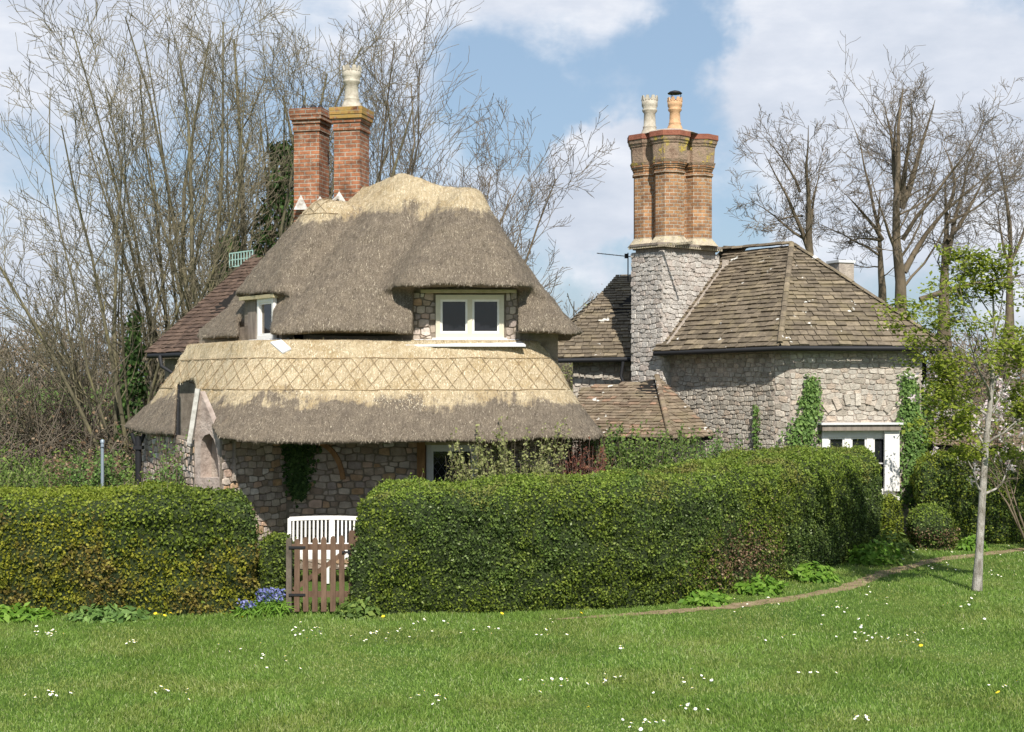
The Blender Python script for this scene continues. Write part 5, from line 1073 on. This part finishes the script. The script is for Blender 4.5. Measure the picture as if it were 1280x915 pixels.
# far wooded rise closing the view
def wood(label, x0, x1, y0, y1, h, n, seed, mt, leafm, nl):
    rs = np.random.RandomState(seed); t_ = Tree(seed, .2, .03, kids=(5, 4), spread=(.7, .9), lr=(.5, .5), minr=.03, rk=.5, start=.1)
    for i in range(n):
        X, Y = t_.rn.uniform(x0, x1), t_.rn.uniform(y0, y1); z = float(gz(X, Y)); t_.grow((X, Y, z), (t_.rn.uniform(-.5, .5), t_.rn.uniform(-.3, .3), 1), h * t_.rn.uniform(.6, 1.1), .10, 1)
    v, f = tubes(t_.big + t_.small, 3); pts = np.concatenate([p for p, r in t_.small]); P = pts[rs.randint(0, len(pts), nl)] + rs.normal(0, .4, (nl, 3)); V, F, mi = join([(v, f), leaves(P, np.tile([0, -.3, .9], (nl, 1)), .12, .08, rs, .8)])
    return tag(np_mesh('far_woodland', V, F, [mt, leafm], mi=mi), label, kind='stuff')
wood('far belt of bare woodland beyond the meadow', -60, 60, 80, 115, 5.2, 1500, 501, M['twig'], M['brown_leaf'], 60000)
# dry meadow grass
rs = np.random.RandomState(77); n_ = 26000; Yg = rs.uniform(25.5, 34, n_); Xg = (rs.uniform(-60, 330, n_) - 640) * Yg / FOC; k = fbm(np.stack([Xg, Yg, Yg * 0], 1), .35, 5, 2) > -.25; Xg, Yg = Xg[k], Yg[k]
v, f = blades(np.stack([Xg, Yg, gz(Xg, Yg)], 1), np.tile([0, 0, 1.0], (len(Xg), 1)) + rs.normal(0, .25, (len(Xg), 3)), .42, .016, rs, np.tile([0, 1.0, 0], (len(Xg), 1)))
M['dry_grass'] = leafmat('dry_meadow_grass', [(0, (.20, .20, .07)), (.5, (.40, .36, .20)), (1, (.58, .52, .36))], .3, .6, .2); tag(np_mesh('meadow_grass', v, f, M['dry_grass']), 'tall pale dry grass on the meadow behind the garden', kind='stuff')
# ------------------------------------------------------------------ lawn
rs = np.random.RandomState(5); n_ = 420000; Yl = 11.5 + (27.5 - 11.5) * rs.rand(n_) ** 1.35; Xl = (rs.rand(n_) * 2 - 1) * (Yl * .37 + .6)
hb = np.where(Xl < 2.5, 18.9, 18.9 + (Xl - 2.5) * 1.55); k = (Yl < hb + .4) | (Yl < 18.9); pd = path_d(Xl, Yl); k &= rs.rand(n_) < np.clip((pd + .10 * fbm(np.stack([Xl, Yl, Xl * 0], 1), 2.5, 3, 2)) / .26 - .02 + .3 * (Xl < 2), .16, 1); Xl, Yl = Xl[k], Yl[k]; n_ = len(Xl)
Pl = np.stack([Xl, Yl, np.full(n_, -.02)], 1); tu = np.clip(fbm(Pl, .9, 8, 3) * 1.0 + 1.0, .55, 2.0) + np.clip(fbm(Pl, 2.6, 15, 2) - .38, 0, 1) * 3.2
edge = np.clip(1 - np.abs(Yl - 18.15) / .35, 0, 1) * (Xl < 1.5) * .6; D = np.tile([0, -.1, 1.0], (n_, 1)) + rs.normal(0, .42, (n_, 3)); D[:, :2] += np.stack([fbm(Pl, 1.1, 31, 2), fbm(Pl, 1.1, 32, 2)], 1) * .6
v, f = blades(Pl, D, .036 * (tu + edge)[:, None], .0085, rs); tag(np_mesh('grass', v, f, M['grass']), 'short green lawn grass across the foreground', kind='stuff')
# daisies: one flower built, then copied
def daisy_mesh(r, m, name, h=.04):
    B = MB(); k = 9; V = [(0, 0, h + .006)]
    for i in range(2 * k): t_ = math.pi * i / k; q = r if i % 2 == 0 else r * .72; V.append((q * math.cos(t_), q * math.sin(t_), h + (.004 if i % 2 else 0)))
    B.add(V, [(0, i + 1, (i + 1) % (2 * k) + 1) for i in range(2 * k)], 0); B.lathe((0, 0, h + .003), [(r * .32, 0), (r * .25, .006), (.001, .008)], 8, 1); B.tube([(0, 0, -.02), (0, 0, h)], .0015, 3, 2)
    me_o = B.build(name, [m, M['yellow_petal'], M['grass']]); return me_o
dz = daisy_mesh(.015, M['daisy_petal'], 'daisy'); dz2 = daisy_mesh(.020, M['daisy_petal'], 'daisy')
rn = random.Random(8); spots = []
clus = [(538, 872, 14, 10), (385, 790, 12, 16), (60, 793, 10, 14), (165, 805, 5, 8), (60, 872, 16, 9), (215, 866, 16, 8), (250, 770, 14, 6), (330, 830, 20, 8), (300, 812, 10, 4), (460, 798, 16, 16), (520, 785, 22, 14), (600, 793, 12, 8), (695, 790, 30, 7), (775, 812, 5, 4), (690, 858, 18, 12), (762, 853, 8, 6), (860, 855, 25, 8), (865, 885, 10, 6), (800, 908, 20, 9), (1075, 900, 8, 6), (950, 765, 30, 10), (1050, 766, 22, 12), (965, 797, 10, 5), (1085, 797, 14, 12), (1135, 800, 14, 9), (1250, 790, 22, 4), (1100, 745, 25, 7), (1200, 755, 14, 7), (1125, 697, 8, 9), (1150, 686, 10, 6), (1185, 682, 14, 6), (1245, 700, 25, 12), (1190, 712, 20, 12), (1260, 720, 15, 8), (1030, 842, 22, 4), (1250, 862, 10, 4), (910, 842, 14, 4), (445, 795, 10, 8), (395, 800, 14, 8), (590, 835, 25, 6), (1265, 672, 8, 3)]
for cx_, cy_, s_, n_ in clus:
    for i in range(n_): spots.append((cx_ + rn.gauss(0, s_), cy_ + rn.gauss(0, s_ * .32)))
for i in range(40): spots.append((rn.uniform(0, 1280), rn.uniform(778, 910)))
spots = [s for s in spots if s[1] > 668 and (s[1] > 776 or s[0] > 900)][:298]; used = {0: 0, 1: 0}
for i, (px_, py_) in enumerate(spots):
    Y = EYE * FOC / (py_ - HOR); X = (px_ - 640) * Y / FOC; j = 1 if rn.random() < .35 else 0; src = (dz, dz2)[j]
    o = src if not used[j] else src.copy()
    if used[j]: col.objects.link(o)
    used[j] = 1; o.location = (X, Y, -.005); o.rotation_euler = (rn.uniform(0, .7), rn.uniform(-.4, .4), rn.uniform(0, 6)); tag(o, 'tiny white daisy open in the lawn grass', 'daisy', 'daisies scattered over the lawn')
dn0 = daisy_mesh(.026, M['yellow_petal'], 'dandelion', .06)
dl = [(200, 768, 'yellow dandelion under the golden hedge, left one of a pair'), (204, 774, 'yellow dandelion under the golden hedge, nearest the lawn'), (214, 769, 'yellow dandelion under the golden hedge, right one of a pair'), (302, 777, 'yellow dandelion by the bluebells'), (438, 766, 'yellow dandelion right of the gate foot'), (445, 771, 'yellow dandelion in the herbs right of the gate'), (480, 775, 'lone dandelion along the foot of the long hedge'), (626, 767, 'dandelion at the hedge foot midway between gate and path'), (720, 757, 'upper dandelion of the bright pair beside the path end'), (723, 763, 'lower dandelion of the bright pair beside the path end'), (738, 892, 'dandelion alone in the open lawn at the bottom'), (1251, 872, 'dandelion in the lawn at the lower right'), (1152, 812, 'dandelion in the lawn left of the young tree')]
for i, (px_, py_, lab) in enumerate(dl):
    Y = EYE * FOC / (py_ - HOR); o = dn0 if i == 0 else dn0.copy()
    if i: col.objects.link(o)
    o.location = ((px_ - 640) * Y / FOC, min(Y, 18.1) if py_ < 780 else Y, 0.0); o.rotation_euler = (.5, 0, i); tag(o, lab, 'dandelion', 'dandelions along the hedge and lawn')
